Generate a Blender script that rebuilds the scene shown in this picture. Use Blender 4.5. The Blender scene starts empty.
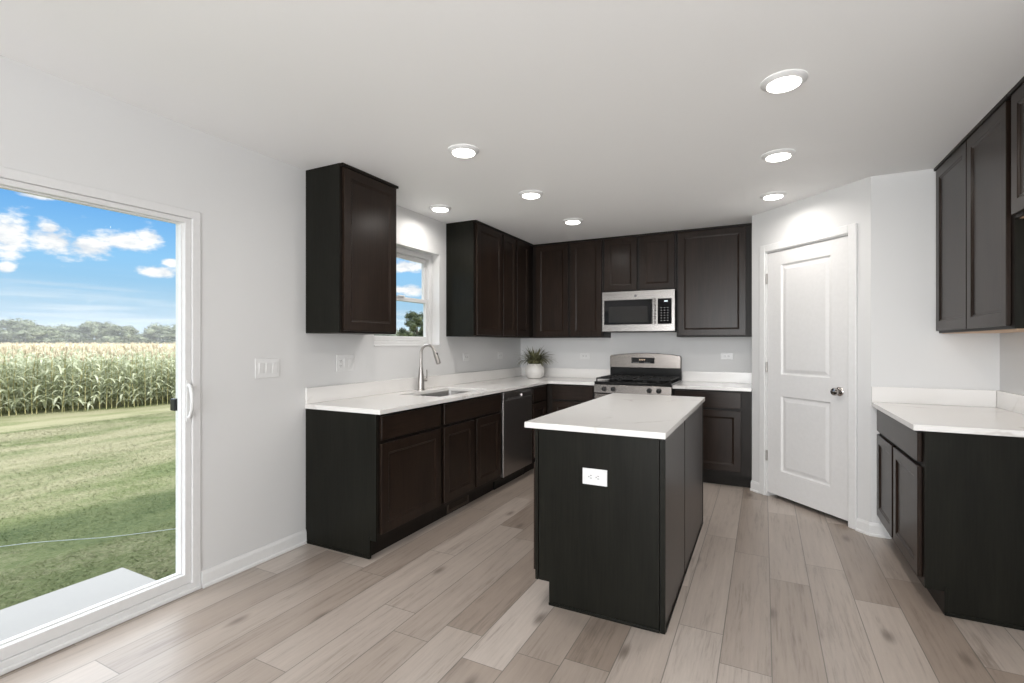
import bpy, math, random
import numpy as np
from mathutils import Vector, Matrix

C = bpy.context.scene.collection
SC = bpy.context.scene
PI = math.pi
random.seed(7)
rng = np.random.default_rng(11)

# ------------------------------------------------------------------ node helper
class NT:
    def __init__(s, tree):
        s.t = tree
        for n in list(tree.nodes): tree.nodes.remove(n)
    def n(s, kind, **kw):
        nd = s.t.nodes.new(kind)
        for k, v in kw.items():
            if k == 'i':
                for kk, vv in v.items():
                    sock = nd.inputs[kk]
                    if hasattr(vv, 'is_linked') or isinstance(vv, bpy.types.NodeSocket): s.t.links.new(vv, sock)
                    else: sock.default_value = vv
            else: setattr(nd, k, v)
        return nd
    def m(s, op, a, b=None, c=None, clamp=False):
        nd = s.t.nodes.new('ShaderNodeMath'); nd.operation = op; nd.use_clamp = clamp
        for k, v in enumerate((a, b, c)):
            if v is None: continue
            if isinstance(v, bpy.types.NodeSocket): s.t.links.new(v, nd.inputs[k])
            else: nd.inputs[k].default_value = v
        return nd.outputs[0]
    def mix(s, f, a, b, blend='MIX'):
        nd = s.t.nodes.new('ShaderNodeMix'); nd.data_type = 'RGBA'; nd.blend_type = blend
        for k, v in ((0, f), (6, a), (7, b)):
            if isinstance(v, bpy.types.NodeSocket): s.t.links.new(v, nd.inputs[k])
            else:
                nd.inputs[k].default_value = v if k == 0 else (tuple(v) + (1,) if len(v) == 3 else v)
        return nd.outputs[2]
    def ramp(s, f, pts):
        nd = s.t.nodes.new('ShaderNodeValToRGB'); e = nd.color_ramp.elements
        while len(e) < len(pts): e.new(0.5)
        for el, (p, c) in zip(e, pts): el.position = p; el.color = tuple(c) + (1,) if len(c) == 3 else c
        s.t.links.new(f, nd.inputs[0]); return nd.outputs[0]
    def sstep(s, v, a, b):
        nd = s.t.nodes.new('ShaderNodeMapRange'); nd.interpolation_type = 'SMOOTHSTEP'
        s.t.links.new(v, nd.inputs[0]); nd.inputs[1].default_value = a; nd.inputs[2].default_value = b
        return nd.outputs[0]
    def vdot(s, v, c):
        nd = s.t.nodes.new('ShaderNodeVectorMath'); nd.operation = 'DOT_PRODUCT'
        s.t.links.new(v, nd.inputs[0]); nd.inputs[1].default_value = c
        return nd.outputs['Value']

# ------------------------------------------------------------------ camera, sky, sun, large lights, exposure
CAM = (2.6978, 0.0, 1.3107); YAW = 0.4706; FPX = 495.1
cd = bpy.data.cameras.new('camera'); cam = bpy.data.objects.new('camera', cd); C.objects.link(cam)
cam.location = CAM; cam.rotation_euler = (PI/2, 0, YAW)
cd.sensor_fit = 'HORIZONTAL'; cd.sensor_width = 36; cd.lens = FPX/1024*36
cd.shift_y = 2.3/1024; cd.clip_start = 0.05; cd.clip_end = 2000
SC.camera = cam
SC.view_settings.view_transform = 'Standard'; SC.view_settings.look = 'None'
SC.view_settings.exposure = 0.18; SC.view_settings.gamma = 1.0; SC.view_settings.use_curve_mapping = False

def build_sky():
    w = bpy.data.worlds.new('sky'); SC.world = w; w.use_nodes = True
    g = NT(w.node_tree)
    d = g.n('ShaderNodeTexCoord').outputs['Generated']
    sep = g.n('ShaderNodeSeparateXYZ', i={0: d}); z = sep.outputs[2]
    base = g.ramp(z, [(0.0, (.36, .50, .62)), (0.07, (.37, .59, .78)), (0.14, (.28, .57, .88)), (0.24, (.115, .37, .80)), (0.6, (.07, .24, .62))])
    stretch = g.n('ShaderNodeMapping', i={'Vector': d, 'Scale': (1, 1, 2.2)}).outputs[0]
    nz = g.n('ShaderNodeTexNoise', i={'Vector': stretch, 'Scale': 24.0, 'Detail': 7.0, 'Roughness': .60}).outputs[0]
    nbig = g.n('ShaderNodeTexNoise', i={'Vector': stretch, 'Scale': 3.1, 'Detail': 5.0, 'Roughness': .55}).outputs[0]
    blobs = [((-0.9425, 0.2976, 0.1522), 0.0258, 0.0311), ((-0.9268, 0.3433, 0.1523), 0.0327, 0.0238), ((-0.9264, 0.3375, 0.1672), 0.0151, 0.0133),
             ((-0.9141, 0.3779, 0.1469), 0.0373, 0.0184), ((-0.8945, 0.4175, 0.1599), 0.0426, 0.0159), ((-0.8789, 0.4452, 0.1716), 0.0184, 0.013),
             ((-0.9488, 0.2975, 0.1065), 0.0109, 0.0085), ((-0.8799, 0.4605, 0.1174), 0.0295, 0.0115), ((-0.8705, 0.4738, 0.1334), 0.0137, 0.0083),
             ((-0.9238, 0.32, 0.2102), 0.0262, 0.0051), ((-0.8988, 0.3802, 0.2183), 0.0165, 0.0039), ((-0.6242, 0.7664, 0.1518), 0.0463, 0.0158),
             ((-0.6174, 0.7795, 0.1059), 0.0427, 0.0119), ((-0.6355, 0.7505, 0.1813), 0.0306, 0.0098)]
    dens = None
    for c, sx, sz in blobs:
        cv = Vector(c).normalized(); t = Vector((-cv.y, cv.x, 0)).normalized()
        u = g.m('MULTIPLY', g.vdot(d, tuple(t)), 1/sx)
        v = g.m('MULTIPLY', g.m('SUBTRACT', z, cv.z), 1/sz)
        r = g.m('SQRT', g.m('ADD', g.m('MULTIPLY', u, u), g.m('MULTIPLY', v, v)))
        front = g.m('GREATER_THAN', g.vdot(d, tuple(cv)), 0)
        b = g.m('MULTIPLY', g.m('SUBTRACT', 1.35, r), front)
        dens = b if dens is None else g.m('MAXIMUM', dens, b)
    # everywhere else a scatter of soft cumulus
    away = g.m('SUBTRACT', 1.0, g.sstep(g.vdot(d, (-.86, .5, 0)), .45, .8))
    gen = g.m('MULTIPLY', g.m('SUBTRACT', nbig, .40), g.m('MULTIPLY', away, 4.0))
    dens = g.m('MAXIMUM', g.m('MAXIMUM', dens, gen), 0)
    dens = g.m('ADD', dens, g.m('MULTIPLY', g.m('SUBTRACT', nz, .5), 2.3))
    a = g.sstep(dens, .25, .95)
    streak = g.n('ShaderNodeTexNoise', i={'Vector': g.n('ShaderNodeMapping', i={'Vector': d, 'Scale': (3, 3, 46)}).outputs[0], 'Scale': 2.0, 'Detail': 4.0}).outputs[0]
    low = g.m('MULTIPLY', g.sstep(streak, .45, .75), g.m('MULTIPLY', g.m('SUBTRACT', 1.0, g.sstep(z, .06, .13)), .40))
    base = g.mix(low, base, (.86, .89, .92))
    ccol = g.mix(g.sstep(nz, .36, .62), (.74, .77, .83), (1.0, .99, .98))
    col = g.mix(a, base, ccol)
    # made-up bright cloud deck in the unseen upper sky, added to light the floor
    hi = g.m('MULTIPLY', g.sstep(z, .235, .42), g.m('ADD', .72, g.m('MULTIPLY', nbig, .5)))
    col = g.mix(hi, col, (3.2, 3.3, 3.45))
    ground = g.sstep(z, -.02, 0.0)
    col = g.mix(ground, (.22, .22, .15), col)
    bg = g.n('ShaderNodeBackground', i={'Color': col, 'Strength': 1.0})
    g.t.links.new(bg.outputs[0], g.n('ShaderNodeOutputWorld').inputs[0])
build_sky()

def light(name, kind, loc, energy, color=(1, 1, 1), direction=None, **kw):
    l = bpy.data.lights.new(name, kind); l.energy = energy; l.color = color
    for k, v in kw.items(): setattr(l, k, v)
    o = bpy.data.objects.new(name, l); C.objects.link(o); o.location = loc
    if direction is not None: o.rotation_euler = Vector(direction).to_track_quat('-Z', 'Y').to_euler()
    return o
light('sun', 'SUN', (20, 14, 30), 4.2, (1.0, .96, .90), (-.66, -.33, -.67), angle=.07)
# fill lamps added behind the camera, one level, one tilted up at the ceiling
light('rear_fill', 'AREA', (2.2, -3.9, 1.25), 92, (.97, .985, 1.0), (-.06, 1, 0), shape='RECTANGLE', size=2.5, size_y=2.3, spread=math.radians(125))
light('ceiling_fill', 'AREA', (2.9, -0.9, 1.75), 33, (.975, .985, 1.0), (.1, 1.5, 1), shape='RECTANGLE', size=2.4, size_y=2.0)

# ------------------------------------------------------------------ materials
def mat(name):
    m = bpy.data.materials.new(name); m.use_nodes = True
    g = NT(m.node_tree); out = g.n('ShaderNodeOutputMaterial')
    return m, g, out
def pbr(g, out, color, rough=.5, metal=0.0, spec=.5, bump=None, bstr=.1, bdist=.01, **kw):
    p = g.n('ShaderNodeBsdfPrincipled')
    for k, v in (('Base Color', color), ('Roughness', rough), ('Metallic', metal), ('Specular IOR Level', spec)):
        if isinstance(v, bpy.types.NodeSocket): g.t.links.new(v, p.inputs[k])
        else: p.inputs[k].default_value = (tuple(v) + (1,)) if k == 'Base Color' else v
    for k, v in kw.items(): p.inputs[k.replace('_', ' ')].default_value = v
    if bump is not None:
        b = g.n('ShaderNodeBump', i={'Height': bump, 'Strength': bstr, 'Distance': bdist})
        g.t.links.new(b.outputs[0], p.inputs['Normal'])
    g.t.links.new(p.outputs[0], out.inputs[0]); return p
def flat(name, color, rough=.5, metal=0.0, spec=.5, **kw):
    m, g, out = mat(name)
    co = g.n('ShaderNodeTexCoord').outputs['Object']
    nz = g.n('ShaderNodeTexNoise', i={'Vector': co, 'Scale': 40.0, 'Detail': 2.0}).outputs[0]
    c = g.mix(nz, tuple(x*.96 for x in color), tuple(min(1, x*1.04) for x in color))
    pbr(g, out, c, rough, metal, spec, **kw); return m
def wood(name, dark, light_, rough=.34, coat=0.0, horiz=False, spec=.20):
    m, g, out = mat(name)
    co = g.n('ShaderNodeTexCoord').outputs['Object']
    rnd = g.n('ShaderNodeObjectInfo').outputs['Random']
    off = g.n('ShaderNodeCombineXYZ', i={0: g.m('MULTIPLY', rnd, 13.0), 1: g.m('MULTIPLY', rnd, 7.0), 2: 0.0}).outputs[0]
    v = g.n('ShaderNodeVectorMath', operation='ADD', i={0: co, 1: off}).outputs[0]
    sc = (5, 110, 110) if horiz else (110, 110, 5)
    mp = g.n('ShaderNodeMapping', i={'Vector': v, 'Scale': sc}).outputs[0]
    n1 = g.n('ShaderNodeTexNoise', i={'Vector': mp, 'Scale': 1.0, 'Detail': 4.0, 'Roughness': .6}).outputs[0]
    mp2 = g.n('ShaderNodeMapping', i={'Vector': v, 'Scale': (9, 9, 2)}).outputs[0]
    n2 = g.n('ShaderNodeTexNoise', i={'Vector': mp2, 'Scale': 1.0, 'Detail': 3.0}).outputs[0]
    f = g.m('ADD', g.m('MULTIPLY', n1, .65), g.m('MULTIPLY', n2, .45))
    c = g.ramp(f, [(.3, dark), (.78, light_)])
    pbr(g, out, c, rough, 0, spec, n1, .06, .002, Coat_Weight=coat, Coat_Roughness=.12); return m

M = {}
def wall_mat(name, col):
    m, g, out = mat(name)
    co = g.n('ShaderNodeTexCoord').outputs['Object']
    n = g.n('ShaderNodeTexNoise', i={'Vector': co, 'Scale': 220.0, 'Detail': 3.0}).outputs[0]
    n2 = g.n('ShaderNodeTexNoise', i={'Vector': co, 'Scale': 1.3, 'Detail': 2.0}).outputs[0]
    c = g.mix(n2, tuple(x*.985 for x in col), col)
    pbr(g, out, c, .62, 0, .35, n, .06, .002); return m
M['wall'] = wall_mat('wall_paint', (.70, .70, .697))
M['ceiling'] = wall_mat('ceiling_paint', (.92, .92, .915))
M['trim'] = flat('trim_white_paint', (.77, .77, .765), .35)
M['vinyl'] = flat('white_vinyl', (.72, .718, .715), .38)
M['door'] = flat('door_white_paint', (.75, .745, .74), .4)
M['plastic'] = flat('white_plastic', (.75, .75, .745), .35)
M['slot'] = flat('outlet_slot_dark', (.06, .06, .06), .5)
M['gasket'] = flat('grey_gasket', (.16, .16, .17), .6)
M['front'] = wood('espresso_stained_maple', (.0095, .0057, .0040), (.0300, .0190, .0137), .28, 0.0)
M['fronth'] = wood('espresso_stained_maple_flat_grain', (.0095, .0057, .0040), (.0300, .0190, .0137), .28, 0.0, True)
M['panel'] = wood('espresso_end_panel_veneer', (.0050, .0049, .0037), (.0140, .0137, .0105), .34, 0.0, False, .12)
M['case'] = wood('espresso_face_frame', (.0065, .0048, .0038), (.017, .0125, .0098), .42)
M['kick'] = wood('toe_kick_board', (.010, .0085, .007), (.020, .017, .014), .5, horiz=True)
M['maple'] = wood('natural_maple_underside', (.55, .36, .22), (.72, .52, .36), .5, horiz=True)
M['black'] = flat('black_enamel', (.007, .007, .007), .2, 0, .22)
M['blackglass'] = flat('black_glass', (.006, .006, .007), .06, 0, .3)
M['iron'] = flat('cast_iron', (.009, .009, .009), .5, 0, .3)
M['blackplastic'] = flat('black_plastic', (.014, .014, .014), .4)
M['nickel'] = flat('brushed_nickel', (.40, .38, .36), .30, 1.0)
M['satin'] = flat('satin_nickel', (.52, .49, .47), .18, 1.0)
M['sinksteel'] = flat('sink_steel', (.55, .54, .53), .28, 1.0)
M['bronze'] = flat('brown_register_paint', (.055, .040, .030), .45, .3)
M['glyph'] = flat('pale_key_print', (.30, .30, .30), .5)
M['pot'] = flat('white_ceramic_pot', (.80, .78, .75), .35)
M['soil'] = flat('dark_potting_soil', (.02, .015, .01), .9)
M['concrete'] = flat('pale_concrete', (.36, .35, .34), .85)
M['siding'] = flat('pale_siding', (.55, .55, .53), .7)
M['shingle'] = flat('dark_shingles', (.05, .05, .05), .9)
M['dark_trim'] = flat('aged_badge', (.10, .10, .11), .3, .6)

def steel_mat(name, col, rough):
    m, g, out = mat(name)
    co = g.n('ShaderNodeTexCoord').outputs['Object']
    mp = g.n('ShaderNodeMapping', i={'Vector': co, 'Scale': (2, 2, 500)}).outputs[0]
    n = g.n('ShaderNodeTexNoise', i={'Vector': mp, 'Scale': 1.0, 'Detail': 2.0}).outputs[0]
    r = g.m('ADD', g.m('MULTIPLY', n, .14), rough)
    pbr(g, out, col, r, 1.0, .5, n, .05, .001, Anisotropic=.5); return m
M['steel'] = steel_mat('brushed_stainless', (.29, .275, .262), .20)
M['rangesteel'] = steel_mat('range_stainless', (.19, .172, .158), .18)
M['dwsteel'] = steel_mat('dark_stainless', (.30, .28, .27), .24)

def emis(name, col, s):
    m, g, out = mat(name)
    e = g.n('ShaderNodeEmission', i={'Color': tuple(col) + (1,), 'Strength': s}); g.t.links.new(e.outputs[0], out.inputs[0]); return m
M['lens'] = emis('lit_lamp_lens', (1.0, .96, .90), 9.0)
M['clock'] = emis('clock_digits', (.85, .95, 1.0), 1.0)
M['amber'] = emis('amber_display', (1.0, .75, .55), .9)

def glass_mat():
    m, g, out = mat('window_glass')
    t = g.n('ShaderNodeBsdfTransparent', i={0: (.97, .98, .975, 1)}); s = g.n('ShaderNodeBsdfGlossy', i={'Roughness': 0.0})
    bk = g.n('ShaderNodeNewGeometry').outputs['Backfacing']
    f = g.n('ShaderNodeFresnel', i={'IOR': g.m('ADD', 1.025, g.m('MULTIPLY', bk, 1/1.025-1.025))})
    mx = g.n('ShaderNodeMixShader', i={0: f.outputs[0], 1: t.outputs[0], 2: s.outputs[0]})
    g.t.links.new(mx.outputs[0], out.inputs[0]); return m
M['glass'] = glass_mat()

def quartz():
    m, g, out = mat('white_quartz')
    co = g.n('ShaderNodeTexCoord').outputs['Object']
    w = g.n('ShaderNodeTexNoise', i={'Vector': co, 'Scale': 1.6, 'Detail': 5.0, 'Roughness': .6})
    v = g.n('ShaderNodeVectorMath', operation='ADD', i={0: co, 1: g.n('ShaderNodeVectorMath', operation='SCALE', i={0: w.outputs['Color'], 'Scale': .55}).outputs[0]}).outputs[0]
    vo = g.n('ShaderNodeTexVoronoi', feature='DISTANCE_TO_EDGE', i={'Vector': v, 'Scale': 1.25}).outputs['Distance']
    vein = g.m('SUBTRACT', 1.0, g.sstep(vo, 0.0, .022))
    gate = g.sstep(g.n('ShaderNodeTexNoise', i={'Vector': co, 'Scale': 2.1, 'Detail': 1.0}).outputs[0], .5, .68)
    f = g.m('MULTIPLY', g.m('MULTIPLY', vein, gate), .42)
    c = g.mix(f, (.80, .785, .765), (.42, .37, .33))
    pbr(g, out, c, .16, 0, .5); return m
M['quartz'] = quartz()

def floor_mat():
    m, g, out = mat('oak_plank_floor')
    co = g.n('ShaderNodeTexCoord').outputs['Object']
    s = g.n('ShaderNodeSeparateXYZ', i={0: co}); X, Y = s.outputs[0], s.outputs[1]
    W, Lp = .1922, 1.22
    rx = g.m('DIVIDE', g.m('ADD', X, 10*W - (2.15 % W)), W); row = g.m('FLOOR', rx); fx = g.m('FRACT', rx)
    wn = g.n('ShaderNodeTexWhiteNoise', noise_dimensions='1D', i={'W': row}).outputs['Value']
    ry = g.m('ADD', g.m('DIVIDE', g.m('ADD', Y, 20.0), Lp), g.m('MULTIPLY', wn, 7.31)); col = g.m('FLOOR', ry); fy = g.m('FRACT', ry)
    idv = g.n('ShaderNodeCombineXYZ', i={0: row, 1: col, 2: 3.0}).outputs[0]
    pw = g.n('ShaderNodeTexWhiteNoise', noise_dimensions='3D', i={'Vector': idv}); pr = pw.outputs['Value']
    # grain, shifted for each plank
    shift = g.n('ShaderNodeVectorMath', operation='SCALE', i={0: pw.outputs['Color'], 'Scale': 19.0}).outputs[0]
    v = g.n('ShaderNodeVectorMath', operation='ADD', i={0: co, 1: shift}).outputs[0]
    warp = g.n('ShaderNodeTexNoise', i={'Vector': g.n('ShaderNodeMapping', i={'Vector': v, 'Scale': (7, 1.6, 1)}).outputs[0], 'Scale': 1.0, 'Detail': 3.0}).outputs[0]
    fine = g.n('ShaderNodeTexNoise', i={'Vector': g.n('ShaderNodeMapping', i={'Vector': v, 'Scale': (95, 7, 1)}).outputs[0], 'Scale': 1.0, 'Detail': 4.0, 'Roughness': .65, 'Distortion': .6}).outputs[0]
    wide = g.n('ShaderNodeTexNoise', i={'Vector': g.n('ShaderNodeMapping', i={'Vector': v, 'Scale': (30, 1.3, 1)}).outputs[0], 'Scale': 1.0, 'Detail': 3.0, 'Distortion': 1.2}).outputs[0]
    tone = g.ramp(pr, [(0.0, (.290, .232, .190)), (.3, (.345, .286, .242)), (.65, (.415, .354, .308)), (1.0, (.485, .424, .378))])
    gf = g.m('ADD', g.m('MULTIPLY', fine, .5), g.m('ADD', g.m('MULTIPLY', wide, .5), g.m('MULTIPLY', warp, .4)))
    mul = g.ramp(gf, [(.46, (.60, .575, .55)), (.66, (1.0, 1.0, 1.0)), (.9, (1.16, 1.16, 1.16))])
    c = g.mix(1.0, tone, mul, 'MULTIPLY')
    # knots
    vk = g.n('ShaderNodeTexVoronoi', voronoi_dimensions='2D', i={'Vector': g.n('ShaderNodeMapping', i={'Vector': v, 'Scale': (3.2, 1.25, 0.0)}).outputs[0], 'Scale': 1.0, 'Randomness': 1.0})
    kn = g.m('SUBTRACT', 1.0, g.sstep(g.m('ADD', vk.outputs['Distance'], g.m('MULTIPLY', g.m('SUBTRACT', fine, .5), .05)), .0, .115))
    kg = g.m('GREATER_THAN', g.n('ShaderNodeSeparateColor', i={0: vk.outputs['Color']}).outputs[0], .5)
    c = g.mix(g.m('MULTIPLY', g.m('MULTIPLY', kn, kg), .78), c, (.13, .10, .08))
    ex = g.m('MINIMUM', fx, g.m('SUBTRACT', 1.0, fx)); ey = g.m('MINIMUM', fy, g.m('SUBTRACT', 1.0, fy))
    jx = g.m('LESS_THAN', ex, .0105); jy = g.m('LESS_THAN', ey, .0014); j = g.m('MAXIMUM', jx, jy)
    c = g.mix(g.m('MULTIPLY', j, .72), c, (.10, .095, .08))
    h = g.m('SUBTRACT', g.m('MULTIPLY', fine, .25), j)
    r = g.m('ADD', .27, g.m('MULTIPLY', fine, .14))
    pbr(g, out, c, r, 0, .9, h, .10, .002); return m
M['floor'] = floor_mat()

def lawn_mat(name, a, b, c3, up=False):
    m, g, out = mat(name)
    co = g.n('ShaderNodeNewGeometry').outputs['Position']
    mp = g.n('ShaderNodeMapping', i={'Vector': co, 'Scale': (.9, .35, .0)}).outputs[0]
    n1 = g.n('ShaderNodeTexNoise', i={'Vector': mp, 'Scale': 1.0, 'Detail': 5.0, 'Roughness': .6}).outputs[0]
    n2 = g.n('ShaderNodeTexNoise', i={'Vector': co, 'Scale': 26.0, 'Detail': 3.0}).outputs[0]
    far = g.m('MULTIPLY', g.sstep(g.n('ShaderNodeSeparateXYZ', i={0: co}).outputs[0], -1.8, -7.0), .14)
    c = g.ramp(g.m('ADD', g.m('ADD', g.m('MULTIPLY', n1, .75), g.m('MULTIPLY', n2, .25)), far), [(.36, a), (.52, b), (.70, c3)])
    p = pbr(g, out, c, .8, 0, .15, None if up else n2, .5, .03)
    if up: g.t.links.new(g.n('ShaderNodeCombineXYZ', i={2: 1.0}).outputs[0], p.inputs['Normal'])
    return m
M['lawn'] = lawn_mat('lawn_turf', (.042, .064, .020), (.096, .114, .046), (.205, .195, .120))
M['blade'] = lawn_mat('grass_blade', (.050, .077, .025), (.104, .125, .050), (.22, .21, .128), True)
def leafy(name, a, b, scale=3.0, rough=.6, thin=0.0):
    m, g, out = mat(name)
    co = g.n('ShaderNodeNewGeometry').outputs['Position']
    n1 = g.n('ShaderNodeTexNoise', i={'Vector': co, 'Scale': scale, 'Detail': 5.0, 'Roughness': .65}).outputs[0]
    c = g.ramp(n1, [(.35, a), (.65, b)])
    p = pbr(g, out, c, rough, 0, .3)
    if thin:
        t = g.n('ShaderNodeBsdfTranslucent', i={'Color': c}); mx = g.n('ShaderNodeMixShader', i={0: thin, 1: p.outputs[0], 2: t.outputs[0]}); g.t.links.new(mx.outputs[0], out.inputs[0])
    return m
M['cornleaf'] = leafy('corn_leaf', (.30, .33, .20), (.64, .66, .52), 7.0, .6, .5)
M['tassel'] = leafy('corn_tassel', (.44, .37, .27), (.60, .52, .40), 5.0)
M['cornstalk'] = leafy('corn_stem', (.20, .20, .08), (.42, .37, .19), 5.0)
M['canopy'] = leafy('corn_tops', (.45, .38, .29), (.60, .52, .42), .6)
M['tree'] = leafy('tree_leaves', (.075, .092, .055), (.20, .225, .15), .55)
M['bigtree'] = leafy('tree_leaves_darker', (.012, .022, .009), (.075, .095, .04), .8)
M['bark'] = flat('bark', (.08, .065, .05), .9)
M['plantleaf'] = leafy('plant_blade', (.050, .055, .022), (.24, .235, .13), 60.0, .45)
M['cord'] = flat('pale_cord', (.34, .38, .38), .6)

# ------------------------------------------------------------------ mesh helper
class MB:
    def __init__(s): s.v = []; s.f = []; s.mi = []; s.cur = 0
    def add(s, vs, fs):
        o = len(s.v); s.v += [tuple(p) for p in vs]; s.f += [tuple(i+o for i in f) for f in fs]; s.mi += [s.cur]*len(fs); return s
    def box(s, x0, x1, y0, y1, z0, z1):
        vs = [(x, y, z) for z in (z0, z1) for y in (y0, y1) for x in (x0, x1)]
        return s.add(vs, [(0, 2, 3, 1), (4, 5, 7, 6), (0, 1, 5, 4), (2, 6, 7, 3), (0, 4, 6, 2), (1, 3, 7, 5)])
    def prism(s, poly, a, b, axis='x'):   # poly of 2-D points in the other two axes
        def P(p, t): return {'x': (t, p[0], p[1]), 'y': (p[0], t, p[1]), 'z': (p[0], p[1], t)}[axis]
        n = len(poly); vs = [P(p, a) for p in poly] + [P(p, b) for p in poly]
        fs = [tuple(range(n-1, -1, -1)), tuple(range(n, 2*n))] + [(i, (i+1) % n, n+(i+1) % n, n+i) for i in range(n)]
        return s.add(vs, fs)
    def lathe(s, prof, c=(0, 0, 0), n=24, axis='z', cap=True):
        vs = []; fs = []; k = len(prof)
        for i in range(n):
            a = 2*PI*i/n
            for r, h in prof:
                x, y = r*math.cos(a), r*math.sin(a)
                p = {'z': (x, y, h), 'x': (h, x, y), 'y': (x, h, y)}[axis]
                vs.append((p[0]+c[0], p[1]+c[1], p[2]+c[2]))
        for i in range(n):
            j = (i+1) % n
            for q in range(k-1): fs.append((i*k+q, j*k+q, j*k+q+1, i*k+q+1))
        if cap:
            if prof[0][0] > 1e-6: fs.append(tuple(i*k for i in range(n-1, -1, -1)))
            if prof[-1][0] > 1e-6: fs.append(tuple(i*k+k-1 for i in range(n)))
        return s.add(vs, fs)
    def tube(s, pts, r, n=10, flat_=1.0):
        pts = [Vector(p) for p in pts]; rs = r if isinstance(r, (list, tuple)) else [r]*len(pts)
        up = None; rings = []
        for i, p in enumerate(pts):
            t = (pts[min(i+1, len(pts)-1)] - pts[max(i-1, 0)]).normalized()
            if up is None: up = t.orthogonal().normalized()
            else: up = (up - t*up.dot(t)).normalized()
            b = t.cross(up)
            rings.append([p + (up*math.cos(2*PI*k/n) + b*math.sin(2*PI*k/n)*flat_)*rs[i] for k in range(n)])
        vs = [q for ring in rings for q in ring]; fs = []
        for i in range(len(pts)-1):
            for k in range(n): fs.append((i*n+k, i*n+(k+1) % n, (i+1)*n+(k+1) % n, (i+1)*n+k))
        fs.append(tuple(range(n-1, -1, -1))); fs.append(tuple((len(pts)-1)*n+k for k in range(n)))
        return s.add(vs, fs)
    def slab(s, x0, x1, z0, z1, yf, t, openings=(), steps=()):
        """a board whose front faces -y at y=yf; each opening (x0,x1,z0,z1) sinks by steps [(inset, depth), ...]"""
        xs = sorted({x0, x1} | {o[0] for o in openings} | {o[1] for o in openings})
        zs = sorted({z0, z1} | {o[2] for o in openings} | {o[3] for o in openings})
        vs = []; fs = []; idx = {}
        def V(x, y, z):
            k = (round(x, 5), round(y, 5), round(z, 5))
            if k not in idx: idx[k] = len(vs); vs.append((x, y, z))
            return idx[k]
        for i in range(len(xs)-1):
            for j in range(len(zs)-1):
                cx, cz = (xs[i]+xs[i+1])/2, (zs[j]+zs[j+1])/2
                if any(o[0] < cx < o[1] and o[2] < cz < o[3] for o in openings): continue
                fs.append((V(xs[i], yf, zs[j]), V(xs[i+1], yf, zs[j]), V(xs[i+1], yf, zs[j+1]), V(xs[i], yf, zs[j+1])))
        for o in openings:
            pr = (o[0], o[1], o[2], o[3], yf)
            for ins, dep in steps:
                q = (o[0]+ins, o[1]-ins, o[2]+ins, o[3]-ins, yf+dep)
                A = [V(pr[0], pr[4], pr[2]), V(pr[1], pr[4], pr[2]), V(pr[1], pr[4], pr[3]), V(pr[0], pr[4], pr[3])]
                B = [V(q[0], q[4], q[2]), V(q[1], q[4], q[2]), V(q[1], q[4], q[3]), V(q[0], q[4], q[3])]
                for k in range(4): fs.append((A[k], A[(k+1) % 4], B[(k+1) % 4], B[k]))
                pr = q
            fs.append(tuple(B))
        yb = yf+t
        def edge(pa, pb): fs.append((V(pa[0], yf, pa[1]), V(pa[0], yb, pa[1]), V(pb[0], yb, pb[1]), V(pb[0], yf, pb[1])))
        for i in range(len(xs)-1): edge((xs[i], z0), (xs[i+1], z0)); edge((xs[i+1], z1), (xs[i], z1))
        for j in range(len(zs)-1): edge((x1, zs[j]), (x1, zs[j+1])); edge((x0, zs[j+1]), (x0, zs[j]))
        bs = [(x, z0) for x in xs] + [(x1, z) for z in zs[1:]] + [(x, z1) for x in xs[-2::-1]] + [(x0, z) for z in zs[-2:0:-1]]
        fs.append(tuple(V(p[0], yb, p[1]) for p in reversed(bs)))
        return s.add(vs, fs)
    def cells(s, us, vs_, holes, w0, w1, P):
        """plate over the grid us x vs_, without the cells flagged in holes; P(u, v, w) places a point"""
        idx = {}; V = []; F = []
        def vv(i, j, k):
            if (i, j, k) not in idx: idx[(i, j, k)] = len(V); V.append(P(us[i], vs_[j], (w0, w1)[k]))
            return idx[(i, j, k)]
        nu, nv = len(us)-1, len(vs_)-1
        solid = lambda i, j: 0 <= i < nu and 0 <= j < nv and (i, j) not in holes
        for i in range(nu):
            for j in range(nv):
                if not solid(i, j): continue
                F.append((vv(i, j, 0), vv(i, j+1, 0), vv(i+1, j+1, 0), vv(i+1, j, 0)))
                F.append((vv(i, j, 1), vv(i+1, j, 1), vv(i+1, j+1, 1), vv(i, j+1, 1)))
                if not solid(i-1, j): F.append((vv(i, j, 0), vv(i, j, 1), vv(i, j+1, 1), vv(i, j+1, 0)))
                if not solid(i+1, j): F.append((vv(i+1, j, 0), vv(i+1, j+1, 0), vv(i+1, j+1, 1), vv(i+1, j, 1)))
                if not solid(i, j-1): F.append((vv(i, j, 0), vv(i+1, j, 0), vv(i+1, j, 1), vv(i, j, 1)))
                if not solid(i, j+1): F.append((vv(i, j+1, 0), vv(i, j+1, 1), vv(i+1, j+1, 1), vv(i+1, j+1, 0)))
        return s.add(V, F)
    def build(s, name, m, parent=None, smooth=False, bevel=0.0, seg=2, loc=None, rotz=0.0):
        me = bpy.data.meshes.new(name); me.from_pydata(s.v, [], s.f); me.validate()
        ms = m if isinstance(m, (list, tuple)) else [m]
        for q in ms: me.materials.append(q)
        if len(ms) > 1: me.polygons.foreach_set('material_index', s.mi[:len(me.polygons)])
        import bmesh
        b = bmesh.new(); b.from_mesh(me); bmesh.ops.recalc_face_normals(b, faces=b.faces); b.to_mesh(me); b.free()
        if smooth: me.polygons.foreach_set('use_smooth', [True]*len(me.polygons))
        o = bpy.data.objects.new(name, me); C.objects.link(o)
        if parent: o.parent = parent
        if loc is not None: o.location = loc
        o.rotation_euler = (0, 0, rotz)
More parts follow.
